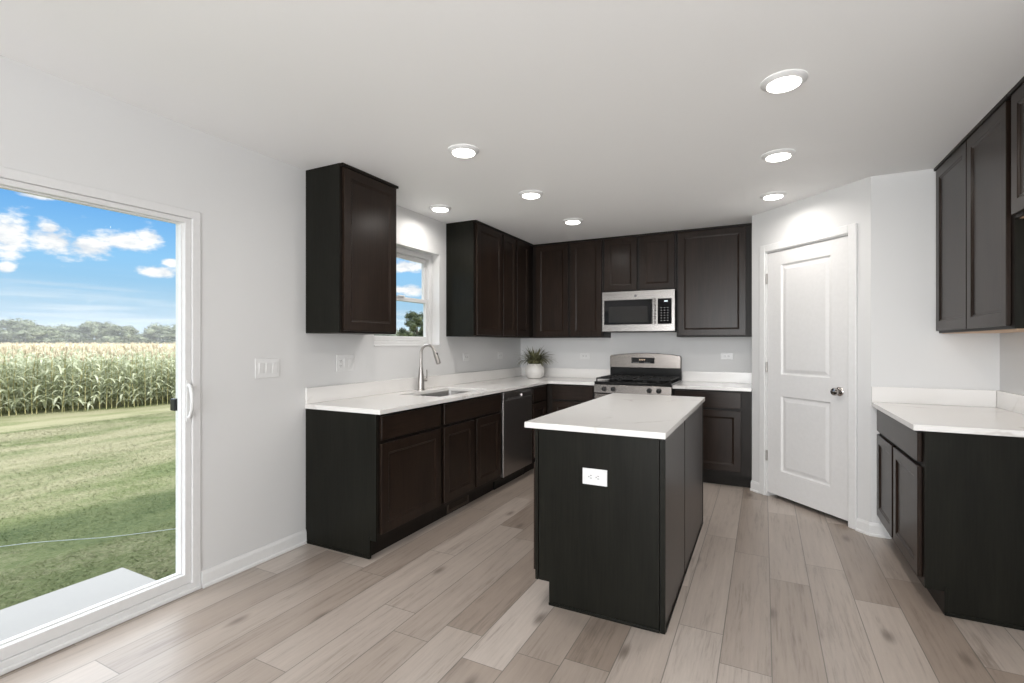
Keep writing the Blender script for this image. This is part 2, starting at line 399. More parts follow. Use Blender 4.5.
        if smooth == 'auto':
            me.set_sharp_from_angle(angle=math.radians(35))
        if bevel > 0:
            md = o.modifiers.new('edge', 'BEVEL'); md.width = bevel; md.segments = seg; md.limit_method = 'ANGLE'; md.angle_limit = math.radians(40)
        return o

def tag(o, label, cat, group=None, kind=None):
    o['label'] = label; o['category'] = cat
    if group: o['group'] = group
    if kind: o['kind'] = kind
    return o
def thing(name, label, cat, loc, rotz=0.0, group=None):
    o = bpy.data.objects.new(name, None); C.objects.link(o); o.empty_display_size = .1
    o.location = loc; o.rotation_euler = (0, 0, rotz)
    return tag(o, label, cat, group)
def struct(o, label=None):
    o['kind'] = 'structure'
    if label: o['label'] = label
    return o
def dup_tree(root, loc, label, rotz=None):
    r = root.copy(); C.objects.link(r); r.location = loc; r['label'] = label
    if rotz is not None: r.rotation_euler = (0, 0, rotz)
    for ch in list(root.children):
        c = ch.copy(); C.objects.link(c); c.parent = r
        for gc in ch.children:
            d = gc.copy(); C.objects.link(d); d.parent = c
    return r

# ------------------------------------------------------------------ dimensions (metres; wall_left is x=0, y runs away from the camera)
D, H, UB, CT, SL = 5.54, 2.456, 1.38, .914, .03
XR, YN = 4.01, 4.135                       # right wall, short wall beside the pantry
PA, PB = Vector((2.602, 4.93)), Vector((3.351, 4.135))
YREAR = -4.2
UD = .305                                  # upper cabinet box depth
BD = .61

# ------------------------------------------------------------------ room shell
b = MB(); b.box(-.16, XR+.16, YREAR-.16, D+.16, -.12, 0); struct(b.build('floor', M['floor']), 'pale oak plank floor of the kitchen')
b = MB(); b.box(-.16, XR+.16, YREAR-.16, D+.16, H, H+.15); struct(b.build('ceiling', M['ceiling']), 'plain white ceiling')
DY0, DY1, DZ = -.235, 1.612, 2.015
WY0, WY1, WZ0, WZ1 = 2.94, 3.81, 1.290, 2.140
ys = [YREAR-.16, DY0, DY1, WY0, WY1, D+.16]; zs = [0, WZ0, DZ, WZ1, H]
b = MB(); b.cells(ys, zs, {(1, 0), (1, 1), (3, 1), (3, 2)}, 0, -.16, lambda u, v, w: (w, u, v))
struct(b.build('wall_left', M['wall']), 'white wall with the sliding door and the sink window')
b = MB(); b.box(0, XR+.16, D, D+.16, 0, H); struct(b.build('wall_back', M['wall']), 'white wall behind the range')
b = MB(); b.box(XR, XR+.16, YREAR, D, 0, H); struct(b.build('wall_right', M['wall']), 'white wall on the right of the kitchen')
b = MB(); b.box(PB.x, XR, YN, YN+.11, 0, H); struct(b.build('wall_nook', M['wall']), 'short white wall beside the pantry corner')
b = MB(); b.box(PA.x, PA.x+.1, PA.y+.06, D, 0, H); struct(b.build('wall_pantry_side', M['wall']), 'short white pantry wall beside the range counter')
# rear wall with two windows (behind the camera)
xs = [0, .7, 1.7, 2.4, 3.4, XR]; zz = [0, .75, 2.1, H]
b = MB(); b.cells(xs, zz, {(1, 1), (3, 1)}, YREAR, YREAR-.16, lambda u, v, w: (u, w, v)); struct(b.build('wall_rear', M['wall']))
for k, x0 in enumerate((.7, 2.4)):
    b = MB(); b.cells([x0, x0+.06, x0+.94, x0+1.0], [.75, .81, 1.40, 1.45, 2.04, 2.1], {(1, 1), (1, 3)}, YREAR-.05, YREAR-.11, lambda u, v, w: (u, w, v))
    o = struct(b.build('window_%d' % (k+2), M['vinyl']))
    b = MB(); b.box(x0+.055, x0+.945, YREAR-.083, YREAR-.078, .80, 2.05); b.build('glass_pane', M['glass'], o)
# angled pantry wall, local x along the wall, front faces the room
pang = math.atan2(PB.y-PA.y, PB.x-PA.x); PL = (PB-PA).length
DX0, DX1, DH = .175, .922, 2.088
b = MB(); b.cells([0, DX0-.018, DX1+.018, PL], [0, DH+.018, H], {(1, 0)}, 0, .11, lambda u, v, w: (u, w, v))
struct(b.build('wall_pantry', M['wall'], loc=(PA.x, PA.y, 0), rotz=pang), 'angled white wall holding the pantry door')
# unseen solid over the house, added to block the sun: roof
b = MB(); b.prism([(-.45, H+.16), (2.0, H+2.0), (4.7, H+.16)], YREAR-.6, D+.6, 'y'); struct(b.build('sun_block_roof', M['shingle']))

def baseboard(name, L, loc, rotz, label=None):
    prof = [(0, 0), (-.022, 0), (-.022, .012), (-.014, .018), (-.012, .070), (-.006, .088), (0, .088)]
    b = MB(); b.prism(prof, 0, L, 'x'); o = struct(b.build(name, M['trim'], loc=loc, rotz=rotz), label); return o
baseboard('baseboard_left', 2.303-1.614, (.001, 1.614, 0), PI/2, 'white baseboard between the sliding door and the cabinets')
baseboard('baseboard_pantry_left', .100, (PA.x, PA.y, 0), pang)
baseboard('baseboard_pantry_right', PL-.997, (PA.x+math.cos(pang)*.997, PA.y+math.sin(pang)*.997, 0), pang)
baseboard('baseboard_nook', .12, (PB.x-.012, YN, 0), 0)
baseboard('baseboard_right', 4.9, (XR, 1.0, 0), -PI/2)
baseboard('baseboard_left_rear', DY0-YREAR, (.001, YREAR, 0), PI/2)

# ------------------------------------------------------------------ sliding door (door_1): two panels in a vinyl frame
def ring(b, y0, y1, z0, z1, wl, wr, wb, wt, x0, x1):
    b.cells([y0, y0+wl, y1-wr, y1], [z0, z0+wb, z1-wt, z1], {(1, 1)}, x1, x0, lambda u, v, w: (w, u, v))
fb = MB(); ring(fb, DY0, DY1, 0, DZ, .045, .045, .048, .043, -.15, .006)
door1 = struct(fb.build('door_1', M['vinyl'], bevel=.004), 'white sliding patio door to the lawn')
b = MB(); b.box(-.13, .018, DY0+.002, DY1-.002, .0005, .022); b.build('threshold', M['vinyl'], door1, bevel=.006)
ym = (DY0+DY1)/2
b = MB(); ring(b, ym-.03, DY1-.0452, .0485, DZ-.0432, .065, .0328, .0515, .0258, -.075, -.004)
pan = b.build('sliding_panel', M['vinyl'], door1, bevel=.004)
GY0, GY1, GZ0, GZ1 = ym+.035, DY1-.0785, .10, DZ-.069
b = MB(); ring(b, GY0-.001, GY1+.001, GZ0-.001, GZ1+.001, .007, .007, .007, .007, -.056, -.030); b.build('glazing_bead', M['plastic'], pan)
b = MB(); b.box(-.051, -.045, GY0, GY1, GZ0, GZ1); b.build('glass_pane', M['glass'], pan)
yh = DY1-.060
b = MB(); b.box(-.004, .001, yh-.011, yh+.011, .90, 1.12)
b.tube([(-.004, yh, .92), (.016, yh-.002, .935), (.036, yh-.006, .97), (.040, yh-.007, 1.01), (.036, yh-.006, 1.05), (.016, yh-.002, 1.085), (-.004, yh, 1.10)], [.009, .009, .0085, .0085, .0085, .009, .009], 10)
b.build('pull_handle', M['plastic'], pan, smooth='auto')
b = MB(); b.box(-.120, -.076, yh-.030, yh-.004, .955, 1.020); b.build('outside_handle', M['blackplastic'], pan, bevel=.006)
b = MB(); ring(b, DY0+.046, ym+.03, .05, DZ-.045, .045, .065, .050, .030, -.13, -.078)
pan2 = b.build('fixed_panel', M['vinyl'], door1, bevel=.004)
b = MB(); b.box(-.106, -.100, DY0+.09, ym-.034, .10, DZ-.075); b.build('glass_pane', M['glass'], pan2)

# ------------------------------------------------------------------ window_1 (single hung, over the sink)
b = MB(); ring(b, WY0, WY1, WZ0, WZ1, .050, .050, .045, .045, -.15, -.085)
win = struct(b.build('window_1', M['vinyl'], bevel=.003), 'white single-hung window above the sink')
ZM = 1.70
b = MB(); ring(b, WY0+.051, WY1-.051, WZ0+.046, ZM+.018, .040, .040, .040, .034, -.115, -.088)
s1 = b.build('lower_sash', M['vinyl'], win, bevel=.003)
b = MB(); b.box(-.104, -.099, WY0+.09, WY1-.09, WZ0+.085, ZM-.015); b.build('glass_pane', M['glass'], s1)
b = MB(); b.box(-.089, -.070, 3.32, 3.40, ZM+.016, ZM+.028); b.build('sash_lock', M['plastic'], s1, bevel=.003)
b = MB(); ring(b, WY0+.051, WY1-.051, ZM-.016, WZ1-.046, .032, .032, .032, .036, -.145, -.117)
s2 = b.build('upper_sash', M['vinyl'], win, bevel=.003)
b = MB(); b.box(-.134, -.129, WY0+.08, WY1-.08, ZM+.014, WZ1-.08); b.build('glass_pane', M['glass'], s2)
b = MB(); b.box(-.084, .004, WY0+.001, WY1-.001, WZ0+.0005, WZ0+.014); b.build('window_sill', M['trim'], win, bevel=.003)

# ------------------------------------------------------------------ pantry door (door_2)
T = Matrix.Translation((PA.x, PA.y, 0)) @ Matrix.Rotation(pang, 4, 'Z')
b = MB(); cw = .062
for x0, x1, z0, z1 in ((DX0-.012-cw, DX0-.012, 0, DH+.012+cw), (DX1+.012, DX1+.012+cw, 0, DH+.012+cw), (DX0-.012, DX1+.012, DH+.012, DH+.012+cw)):
    b.box(x0, x1, -.016, 0, z0, z1)
d2 = struct(b.build('door_2', M['trim'], loc=(PA.x, PA.y, 0), rotz=pang, bevel=.006), 'white two-panel pantry door in a white casing')
b = MB(); b.box(DX0-.017, DX0-.003, .0005, .11, 0, DH+.017); b.box(DX1+.003, DX1+.017, .0005, .11, 0, DH+.017); b.box(DX0-.003, DX1+.003, .0005, .11, DH+.003, DH+.017)
b.build('door_jamb', M['trim'], d2)
b = MB(); b.slab(DX0, DX1, .036, DH, .006, .035, [(DX0+.143, DX1-.143, .245, .875), (DX0+.143, DX1-.143, 1.055, DH-.115)],
                 [(.010, .010), (.020, .011), (.045, .003), (.050, .003)])
leaf = b.build('door_leaf', M['door'], d2, bevel=.0015)
for hz in (.35, 1.11, 1.87):
    b = MB(); b.lathe([(.006, hz-.045), (.0075, hz-.043), (.0075, hz+.043), (.006, hz+.045)], (DX0-.004, -.001, 0), 12); b.box(DX0-.016, DX0+.003, .002, .0055, hz-.045, hz+.045)
    b.build('hinge', M['nickel'], d2, smooth='auto')
b = MB(); kx = DX1-.066
b.lathe([(.033, .0055), (.033, -.001), (.028, -.006), (.013, -.009), (.012, -.022), (.020, -.028), (.028, -.038), (.029, -.048), (.024, -.057), (.010, -.061), (0, -.062)], (kx, 0, .962), 28, 'y')
b.build('door_knob', M['satin'], d2, smooth='auto')
b = MB(); b.box(DX1-.001, DX1+.0035, .002, .032, .93, .99); b.build('latch_plate', M['nickel'], d2)

# ------------------------------------------------------------------ cabinets.  local frame: x along width, front at y=0 facing -y, back at y=+depth
DT = .020
def door_mesh(x0, x1, z0, z1, st=.060):
    b = MB(); b.slab(x0, x1, z0, z1, -DT, DT-.001, [(x0+st, x1-st, z0+st, z1-st)], [(.003, .004), (.009, .0052), (.014, .0088)]); return b
def add_door(root, x0, x1, z0, z1, st=.060):
    return door_mesh(x0, x1, z0, z1, st).build('door', M['front'], root, bevel=.0022)
def add_drawer(root, x0, x1, z0, z1):
    b = MB(); b.slab(x0, x1, z0, z1, -DT, DT-.001); return b.build('drawer_front', M['fronth'], root, bevel=.003)
TOE, TOEH, BH = .075, .114, CT-SL
def base_body(root, w, d=BD, mat_=None):
    b = MB(); b.prism([(0, TOEH), (0, BH), (d-.003, BH), (d-.003, 0), (TOE, 0), (TOE, TOEH)], -w/2+.0004, w/2-.0004, 'x')
    return b.build('carcass', mat_ or M['case'], root)
def end_panel(root, x0, x1, d=BD, notch=True, y0=0.0, TOE=TOE):
    b = MB()
    b.prism([(y0, TOEH), (y0, BH), (d, BH), (d, .0), (TOE, 0), (TOE, TOEH)] if notch else [(y0, 0), (y0, BH), (d, BH), (d, 0)], x0, x1, 'x')
    return b.build('end_panel', M['panel'], root, bevel=.0015)
ZD0, ZD1, ZR0, ZR1 = .150, .700, .722, .868     # doors and drawer rows

# left run (faces +x): local x -> world +y, rotz = +90deg ; front plane at x = BD
def left_cab(name, label, cat, y0, y1, group='base cabinets under the long counter'):
    return thing(name, label, cat, (BD, (y0+y1)/2, 0), PI/2, group), (y1-y0)
def right_cab(name, label, cat, x, y0, y1, z=0, group=None):   # faces -x
    return thing(name, label, cat, (x, (y0+y1)/2, z), -PI/2, group), (y1-y0)

YL = 2.305
r, w = left_cab('base_cabinet', 'dark brown base cabinet with one drawer and door at the end of the long counter nearest the sliding door', 'cabinet', YL, 2.962)
r['label'] = 'dark base cabinet ending the long counter near the sliding door, one drawer over one door'
base_body(r, w); end_panel(r, -w/2-.012, -w/2, BD-.004, TOE=.047)
b = MB(); b.box(-w/2-.019, -w/2-.0122, .047, BD-.016, 0, .016); b.build('shoe_moulding', M['panel'], r, bevel=.002)
b = MB(); b.box(-w/2-.0165, -w/2-.0122, .047, .063, .017, TOEH+.02); b.build('scribe_strip', M['panel'], r, bevel=.001)
add_drawer(r, -w/2+.018, w/2-.022, ZR0, ZR1); add_door(r, -w/2+.018, w/2-.022, ZD0, ZD1)

r, w = left_cab('sink_cabinet', 'dark sink base cabinet with a false drawer panel over two doors beneath the faucet', 'cabinet', 2.963, 3.880)
b = MB(); b.prism([(0, TOEH), (0, BH), (.02, BH), (.02, TOEH+.02), (BD-.02, TOEH+.02), (BD-.02, BH), (BD-.003, BH), (BD-.003, 0), (TOE, 0), (TOE, TOEH)], -w/2+.0004, w/2-.0004, 'x'); b.build('carcass', M['case'], r)
add_drawer(r, -w/2+.022, w/2-.028, ZR0, ZR1); add_door(r, -w/2+.022, -.02, ZD0, ZD1); add_door(r, .02, w/2-.028, ZD0, ZD1)

# dishwasher
r, w = left_cab('dishwasher', 'stainless dishwasher with a dark control strip between sink cabinet and corner', 'dishwasher', 3.882, 4.512, None)
b = MB(); b.box(-w/2+.004, w/2-.004, .02, BD-.02, .10, BH-.004); b.build('tub', M['black'], r)
b = MB(); b.box(-w/2+.004, w/2-.004, TOE-.01, BD-.05, 0.0, .099); b.build('kick_plate', M['black'], r)
b = MB(); b.box(-w/2+.008, w/2-.008, -.022, .019, .118, .800); b.build('door_panel', M['dwsteel'], r, bevel=.004)
b = MB(); b.slab(-w/2+.008, w/2-.008, .803, .872, -.024, .042, [(-w/2+.10, w/2-.24, .808, .838)], [(.004, .018)]); cp = b.build('control_panel', M['dwsteel'], r, bevel=.002)
b = MB()
for k in range(6): b.box(.06+k*.034, .078+k*.034, -.0252, -.0238, .848, .856)
b.build('control_keys', M['glyph'], cp)

# corner cabinets
r, w = left_cab('corner_cabinet', 'dark blind corner base cabinet between the dishwasher and the back wall', 'cabinet', 4.514, D-.001)
base_body(r, w); add_drawer(r, -w/2+.02, -w/2+.36, ZR0, ZR1); add_door(r, -w/2+.02, -w/2+.36, ZD0, ZD1)
FY = D-BD                                      # front plane of the back run
r = thing('base_cabinet', 'dark base cabinet between the corner and the range, one drawer over one door', 'cabinet', ((.612+1.152)/2, FY, 0), 0, 'base cabinets on the back wall'); w = .540
base_body(r, w, BD-.001); add_drawer(r, -w/2+.07, w/2-.02, ZR0, ZR1); add_door(r, -w/2+.07, w/2-.02, ZD0, ZD1)
r = thing('base_cabinet', 'dark base cabinet between the range and the pantry wall, one drawer over one door', 'cabinet', ((1.924+2.599)/2, FY, 0), 0, 'base cabinets on the back wall'); w = .675
base_body(r, w, BD-.001); add_drawer(r, -w/2+.02, w/2-.085, ZR0, ZR1); add_door(r, -w/2+.02, w/2-.085, ZD0, ZD1)
b = MB(); b.box(-w/2+.002, w/2-.001, TOE-.008, TOE-.0005, 0, TOEH-.002); b.build('toe_kick', M['kick'], r)

# upper cabinets
def upper(name, label, loc, rotz, w, z0, z1, doors, group, side=None, d=UD, under=False):
    r = thing(name, label, 'cabinet', (loc[0], loc[1], z0), rotz, group); h = z1-z0
    b = MB(); b.box(-w/2+.0004, w/2-.0004, 0, d-.0005, 0, h-.001); b.build('carcass', M['case'], r, bevel=.001)
    for x0, x1 in doors: add_door(r, x0, x1, .014, h-.022)
    if side:
        for sx in side:
            x0, x1 = (-w/2-.004, -w/2+.0003) if sx < 0 else (w/2-.0003, w/2+.004)
            b = MB(); b.box(x0, x1, 0.0, d-.002, 0, h-.001); b.build('side_panel', M['panel'], r)
    b = MB(); b.box(-w/2-.002, w/2+.002 if side and 1 in side else w/2-.0005, -.027, -.0005, h-.019, h-.001); b.build('top_trim', M['case'], r, bevel=.002)
    if under:
        b = MB(); b.box(-w/2+.012, w/2-.012, .012, d-.012, -.0035, -.0003); b.build('underside', M['maple'], r)
    return r
GU = 'upper cabinets around the range'
w = 2.832-2.300
upper('upper_cabinet', 'single-door dark upper cabinet hanging alone between the sliding door and the window', (UD, 2.566, 0), PI/2, w, UB, H, [(-w/2+.018, w/2-.014)], 'upper cabinets on the window wall', (-1, 1))
w = 4.464-3.922
upper('upper_cabinet', 'dark upper cabinet just past the window with a glossy side panel facing it', (UD, (4.464+3.922)/2, 0), PI/2, w, UB, H, [(-w/2+.030, w/2-.012)], 'upper cabinets on the window wall', (-1,))
w = D-4.466-.001
upper('upper_cabinet', 'dark two-door upper cabinet filling the corner above the potted plant', (UD, 4.466+w/2, 0), PI/2, w, UB, H, [(-w/2+.014, -w/2+.305), (-w/2+.330, -w/2+.630)], 'upper cabinets on the window wall')
UY = D-UD
x0, x1 = UD+.001, 1.146; w = x1-x0; cx = (x0+x1)/2
upper('upper_cabinet', 'dark two-door upper cabinet between the corner and the microwave', (cx, UY, 0), 0, w, UB, H, [(.352-cx, .746-cx), (.776-cx, 1.130-cx)], GU)
x0, x1 = 1.148, 1.906; w = x1-x0; cx = (x0+x1)/2
upper('upper_cabinet', 'short dark two-door cabinet directly above the microwave', (cx, UY, 0), 0, w, 1.862, H, [(1.165-cx, 1.511-cx), (1.543-cx, 1.890-cx)], GU)
x0, x1 = 1.908, 2.598; w = x1-x0; cx = (x0+x1)/2
upper('upper_cabinet', 'wide single-door dark upper cabinet between the microwave and the pantry wall', (cx, UY, 0), 0, w, UB, H, [(1.926-cx, 2.545-cx)], GU)
# right wall uppers, facing -x
RX = XR-UD+.009
y0, y1 = 3.045, YN-.001; w = y1-y0
upper('upper_cabinet', 'tall two-door dark upper cabinet on the right wall above the small counter', (RX, (y0+y1)/2, 0), -PI/2, w, UB, H, [(-w/2+.018, w/2-1.055+.520), (-w/2+.565, w/2-.028)], 'upper cabinets on the right wall', (1,), UD-.009, True)
y0b, y1b = 2.125, 3.038; w = y1b-y0b
upper('upper_cabinet', 'short dark upper cabinet over the empty refrigerator space', (RX, (y0b+y1b)/2, 0), -PI/2, w, 1.878, H, [(-w/2+.018, -.018), (.018, w/2-.018)], 'upper cabinets on the right wall', (1,), UD-.009, True)

# right base cabinet
r, w = right_cab('base_cabinet', 'dark base cabinet on the right wall, one wide drawer over two doors', 'cabinet', XR-BD, 3.092, YN-.002)
base_body(r, w, BD-.001); end_panel(r, w/2, w/2+.012, BD-.002)
b = MB(); b.box(w/2+.0122, w/2+.019, TOE, BD-.004, 0, .016); b.build('shoe_moulding', M['panel'], r, bevel=.002)
b = MB(); b.box(w/2+.0122, w/2+.0165, TOE, TOE+.016, .017, TOEH+.02); b.build('scribe_strip', M['panel'], r, bevel=.001)
add_drawer(r, -w/2+.02, w/2-.028, ZR0, ZR1); add_door(r, -w/2+.02, -.062, ZD0, ZD1); add_door(r, -.022, w/2-.028, ZD0, ZD1)

# ------------------------------------------------------------------ island
IX0, IX1, IY0, IY1 = 1.660, 2.298, 2.303, 3.870
r = thing('kitchen_island', 'dark kitchen island base with plain end and back panels and a white outlet', 'island', (IX0, (IY0+IY1)/2, 0), -PI/2); w = IY1-IY0
dI = IX1-IX0
b = MB(); b.prism([(0, TOEH), (0, BH), (dI-.014, BH), (dI-.014, 0), (TOE, 0), (TOE, TOEH)], -w/2+.014, w/2-.014, 'x'); b.build('carcass', M['case'], r)
# near end (local +x): panel, front stile edge, corner post
b = MB(); b.prism([(.019, TOEH), (.019, BH), (dI-.0225, BH), (dI-.0225, 0), (TOE, 0), (TOE, TOEH)], w/2-.0138, w/2, 'x'); b.build('end_panel', M['panel'], r, bevel=.0012)
b = MB(); b.box(w/2-.0138, w/2+.003, 0.0, .0165, TOEH, BH); b.build('stile', M['panel'], r, bevel=.0012)
b = MB(); b.box(w/2-.0138, w/2+.003, dI-.0195, dI+.004, 0, BH); b.build('corner_post', M['panel'], r, bevel=.0015)
b = MB(); b.box(w/2+.0003, w/2+.007, TOE, dI-.02, 0, .014); b.build('shoe_moulding', M['panel'], r, bevel=.002)
b = MB(); b.prism([(.0, TOEH), (.0, BH), (dI-.02, BH), (dI-.02, 0), (TOE, 0), (TOE, TOEH)], -w/2, -w/2+.0138, 'x'); b.build('end_panel', M['panel'], r, bevel=.0012)
# back of the island (local +y): two panels with a dark seam, facing +x
xs_ = w/2-(2.945-IY0)
b = MB(); b.box(xs_+.011, w/2-.016, dI-.0138, dI, 0, BH); b.build('back_panel', M['front'], r, bevel=.0012)
b = MB(); b.box(-w/2+.016, xs_-.011, dI-.0138, dI, 0, BH); b.build('back_panel', M['front'], r, bevel=.0012)
b = MB(); b.box(-w/2, -w/2+.0138, dI-.0195, dI+.003, 0, BH); b.build('corner_post', M['panel'], r, bevel=.0015)
b = MB(); b.box(-w/2+.015, w/2-.015, dI+.0003, dI+.006, 0, .012); b.build('shoe_moulding', M['panel'], r, bevel=.002)
for a0, a1 in ((xs_+.02, w/2-.022), (-w/2+.02, xs_-.47), (xs_-.45, xs_-.02)):
    add_drawer(r, a0, a1, ZR0, ZR1); add_door(r, a0, a1, ZD0, ZD1)
b = MB(); b.box(1.612, 2.308, 2.272, 3.932, BH+.0005, CT)
tag(b.build('island_worktop', M['quartz'], bevel=.003), 'white quartz slab worktop on the dark island', 'worktop', 'white quartz worktops')

# ------------------------------------------------------------------ worktops
SX0, SX1, SY0, SY1 = .135, .535, 3.06, 3.76
xs = [.002, SX0, SX1, .648, 1.154]; ys = [2.285, SY0, SY1, D-.648, D-.002]
hol = {(1, 1)} | {(3, j) for j in range(3)}
b = MB(); b.cells(xs, ys, hol, BH+.0005, CT, lambda u, v, w: (u, v, w))
wt = tag(b.build('worktop', M['quartz'], bevel=.003), 'long L-shaped white quartz worktop under the window, cut out for the sink', 'worktop', 'white quartz worktops')
b = MB(); b.box(.002, .020, 2.290, D-.002, CT+.0003, CT+.106); b.box(.0203, 1.152, D-.020, D-.002, CT+.0003, CT+.106); b.build('backsplash', M['quartz'], wt, bevel=.002)
b = MB(); b.box(1.922, 2.600, D-.648, D-.002, BH+.0005, CT)
wt = tag(b.build('worktop', M['quartz'], bevel=.003), 'short white quartz worktop between the range and the pantry wall', 'worktop', 'white quartz worktops')
b = MB(); b.box(1.924, 2.600, D-.020, D-.002, CT+.0003, CT+.106); b.build('backsplash', M['quartz'], wt, bevel=.002)
b = MB(); b.box(3.353, XR-.002, 3.062, YN-.002, BH+.0005, CT)
wt = tag(b.build('worktop', M['quartz'], bevel=.003), 'white quartz worktop on the right base cabinet, with low backsplash on two sides', 'worktop', 'white quartz worktops')
b = MB(); b.box(3.353, XR-.021, YN-.020, YN-.002, CT+.0003, CT+.106); b.box(XR-.020, XR-.002, 3.067, YN-.002, CT+.0003, CT+.106); b.build('backsplash', M['quartz'], wt, bevel=.002)

# sink: undermount bowl
r = thing('sink', 'undermount stainless single-bowl sink set into the long worktop', 'sink', ((SX0+SX1)/2, (SY0+SY1)/2, CT-.24))
hx, hy = (SX1-SX0)/2, (SY1-SY0)/2
def rrect(hx, hy, rr, z, n=5):
    pts = []
    for cx, cy, a0 in ((hx-rr, hy-rr, 0), (-hx+rr, hy-rr, PI/2), (-hx+rr, -hy+rr, PI), (hx-rr, -hy+rr, 1.5*PI)):
        for k in range(n+1):
            a = a0+PI/2*k/n; pts.append((cx+rr*math.cos(a), cy+rr*math.sin(a), z))
    return pts
levels = [(hx+.014, hy+.014, .03, .2095), (hx-.001, hy-.001, .03, .2095), (hx-.006, hy-.006, .03, .03), (hx-.03, hy-.03, .03, .008), (.05, .05, .045, .002)]
b = MB(); L = [rrect(*l) for l in levels]; n = len(L[0]); vs = [p for q in L for p in q]; fs = []
for i in range(len(L)-1):
    for k in range(n): fs.append((i*n+k, i*n+(k+1) % n, (i+1)*n+(k+1) % n, (i+1)*n+k))
fs.append(tuple((len(L)-1)*n+k for k in range(n))); b.add(vs, fs)
o = b.build('bowl', M['sinksteel'], r, smooth='auto'); sm = o.modifiers.new('sheet', 'SOLIDIFY'); sm.thickness = .0012; sm.offset = -1
b = MB(); b.lathe([(.048, .0035), (.044, .006), (.030, .004), (.0, .003)], n=24); b.build('drain', M['satin'], r, smooth='auto')

# faucet
r = thing('faucet', 'tall brushed nickel gooseneck faucet with a pull-down spray head behind the sink', 'faucet', (.074, 3.436, CT))
b = MB(); b.lathe([(.033, 0.0), (.033, .005), (.0285, .010), (.0265, .09), (.0205, .14), (.0150, .20)], n=24); b.build('faucet_body', M['nickel'], r, smooth='auto')
arc = [(0, 0, .19), (0, 0, .26)]
for k in range(1, 15):
    a = PI - k*(PI*.90)/14; arc.append((.070+.070*math.cos(a), 0, .316+.070*math.sin(a)))
b = MB(); b.tube(arc, .0118, 14); b.build('spout', M['nickel'], r, smooth='auto')
e = Vector(arc[-1]); dv = (e-Vector(arc[-2])).normalized()
b = MB(); b.tube([e-dv*.002, e+dv*.01, e+dv*.012, e+dv*.05, e+dv*.115, e+dv*.12], [.0132, .0145, .0155, .0185, .0195, .016], 16); sh = b.build('spray_head', M['nickel'], r, smooth='auto')
b = MB(); q = e+dv*.035; b.box(q.x+.012, q.x+.021, -.006, .006, q.z-.012, q.z+.016); b.build('spray_button', M['blackplastic'], sh, bevel=.002)
b = MB(); b.tube([(.012, .020, .085), (.028, .044, .085)], .0135, 16); b.tube([(.026, .040, .088), (.029, .044, .12), (.030, .040, .175)], [.0075, .006, .0055], 10); b.build('lever', M['nickel'], r, smooth='auto')

# register in the toe kick under the sink
r = thing('floor_register', 'small dark metal vent grille in the toe kick under the sink cabinet', 'vent', (BD-TOE, 3.30, 0), PI/2)
b = MB(); b.cells([-.155, -.135, .135, .155], [.012, .030, .085, .103], {(1, 1)}, -.0005, -.010, lambda u, v, w: (u, w, v)); b.build('frame', M['bronze'], r, bevel=.002)
b = MB()
for k in range(22): xx = -.132+k*.01257; b.box(xx-.0018, xx+.0018, -.007, -.001, .031, .084)
b.build('grille', M['bronze'], r)

# ------------------------------------------------------------------ range
RXL, RXR = 1.158, 1.918; rw = RXR-RXL
r = thing('gas_range', 'stainless gas range with black cooktop, four black knobs and curved backguard', 'range', ((RXL+RXR)/2, D-.665, .016))
h2 = rw/2
b = MB(); b.box(-h2, h2, .03, .655, .06, .885); b.build('body', M['black'], r, bevel=.003)
for sx in (-h2+.06, h2-.06):
    for sy in (.08, .58): b = MB(); b.lathe([(.022, -.016), (.022, -.004), (.014, 0), (.014, .062)], (sx, sy, 0), 12); b.build('foot', M['blackplastic'], r)
b = MB(); b.slab(-h2, h2, .886, .914, -.004, .59, (), ()); b.build('cooktop', M['black'], r, bevel=.006)
b = MB(); b.prism([(-.012, .800), (-.002, .884), (.029, .884), (.029, .800)], -h2, h2, 'x'); cp = b.build('control_panel', M['rangesteel'], r, bevel=.003)
for fx in (.14, .262, .725, .845):
    xk = -h2+fx*rw
    b = MB(); b.lathe([(.024, -.008), (.024, -.016), (.021, -.018), (.019, -.040), (.016, -.042), (0, -.042)], (xk, 0, .842), 20, 'y'); b.box(xk-.0035, xk+.0035, -.050, -.040, .826, .858)
    b.build('knob', M['blackplastic'], cp, smooth='auto')
b = MB(); b.slab(-h2+.004, h2-.004, .245, .792, -.012, .041, [(-h2+.11, h2-.11, .36, .66)], [(.004, .004)]); od = b.build('oven_door', M['rangesteel'], r, bevel=.003)
b = MB(); b.box(-h2+.116, h2-.116, -.0085, -.0078, .366, .654); b.build('oven_window', M['blackglass'], od)
b = MB(); b.tube([(-h2+.05, -.012, .735), (-h2+.05, -.055, .735)], .010, 10); b.tube([(h2-.05, -.012, .735), (h2-.05, -.055, .735)], .010, 10); b.tube([(-h2+.03, -.058, .735), (h2-.03, -.058, .735)], .013, 14)
b.build('door_handle', M['rangesteel'], od, smooth='auto')
b = MB(); b.slab(-h2+.004, h2-.004, .075, .238, -.010, .039); b.build('drawer', M['rangesteel'], r, bevel=.003)
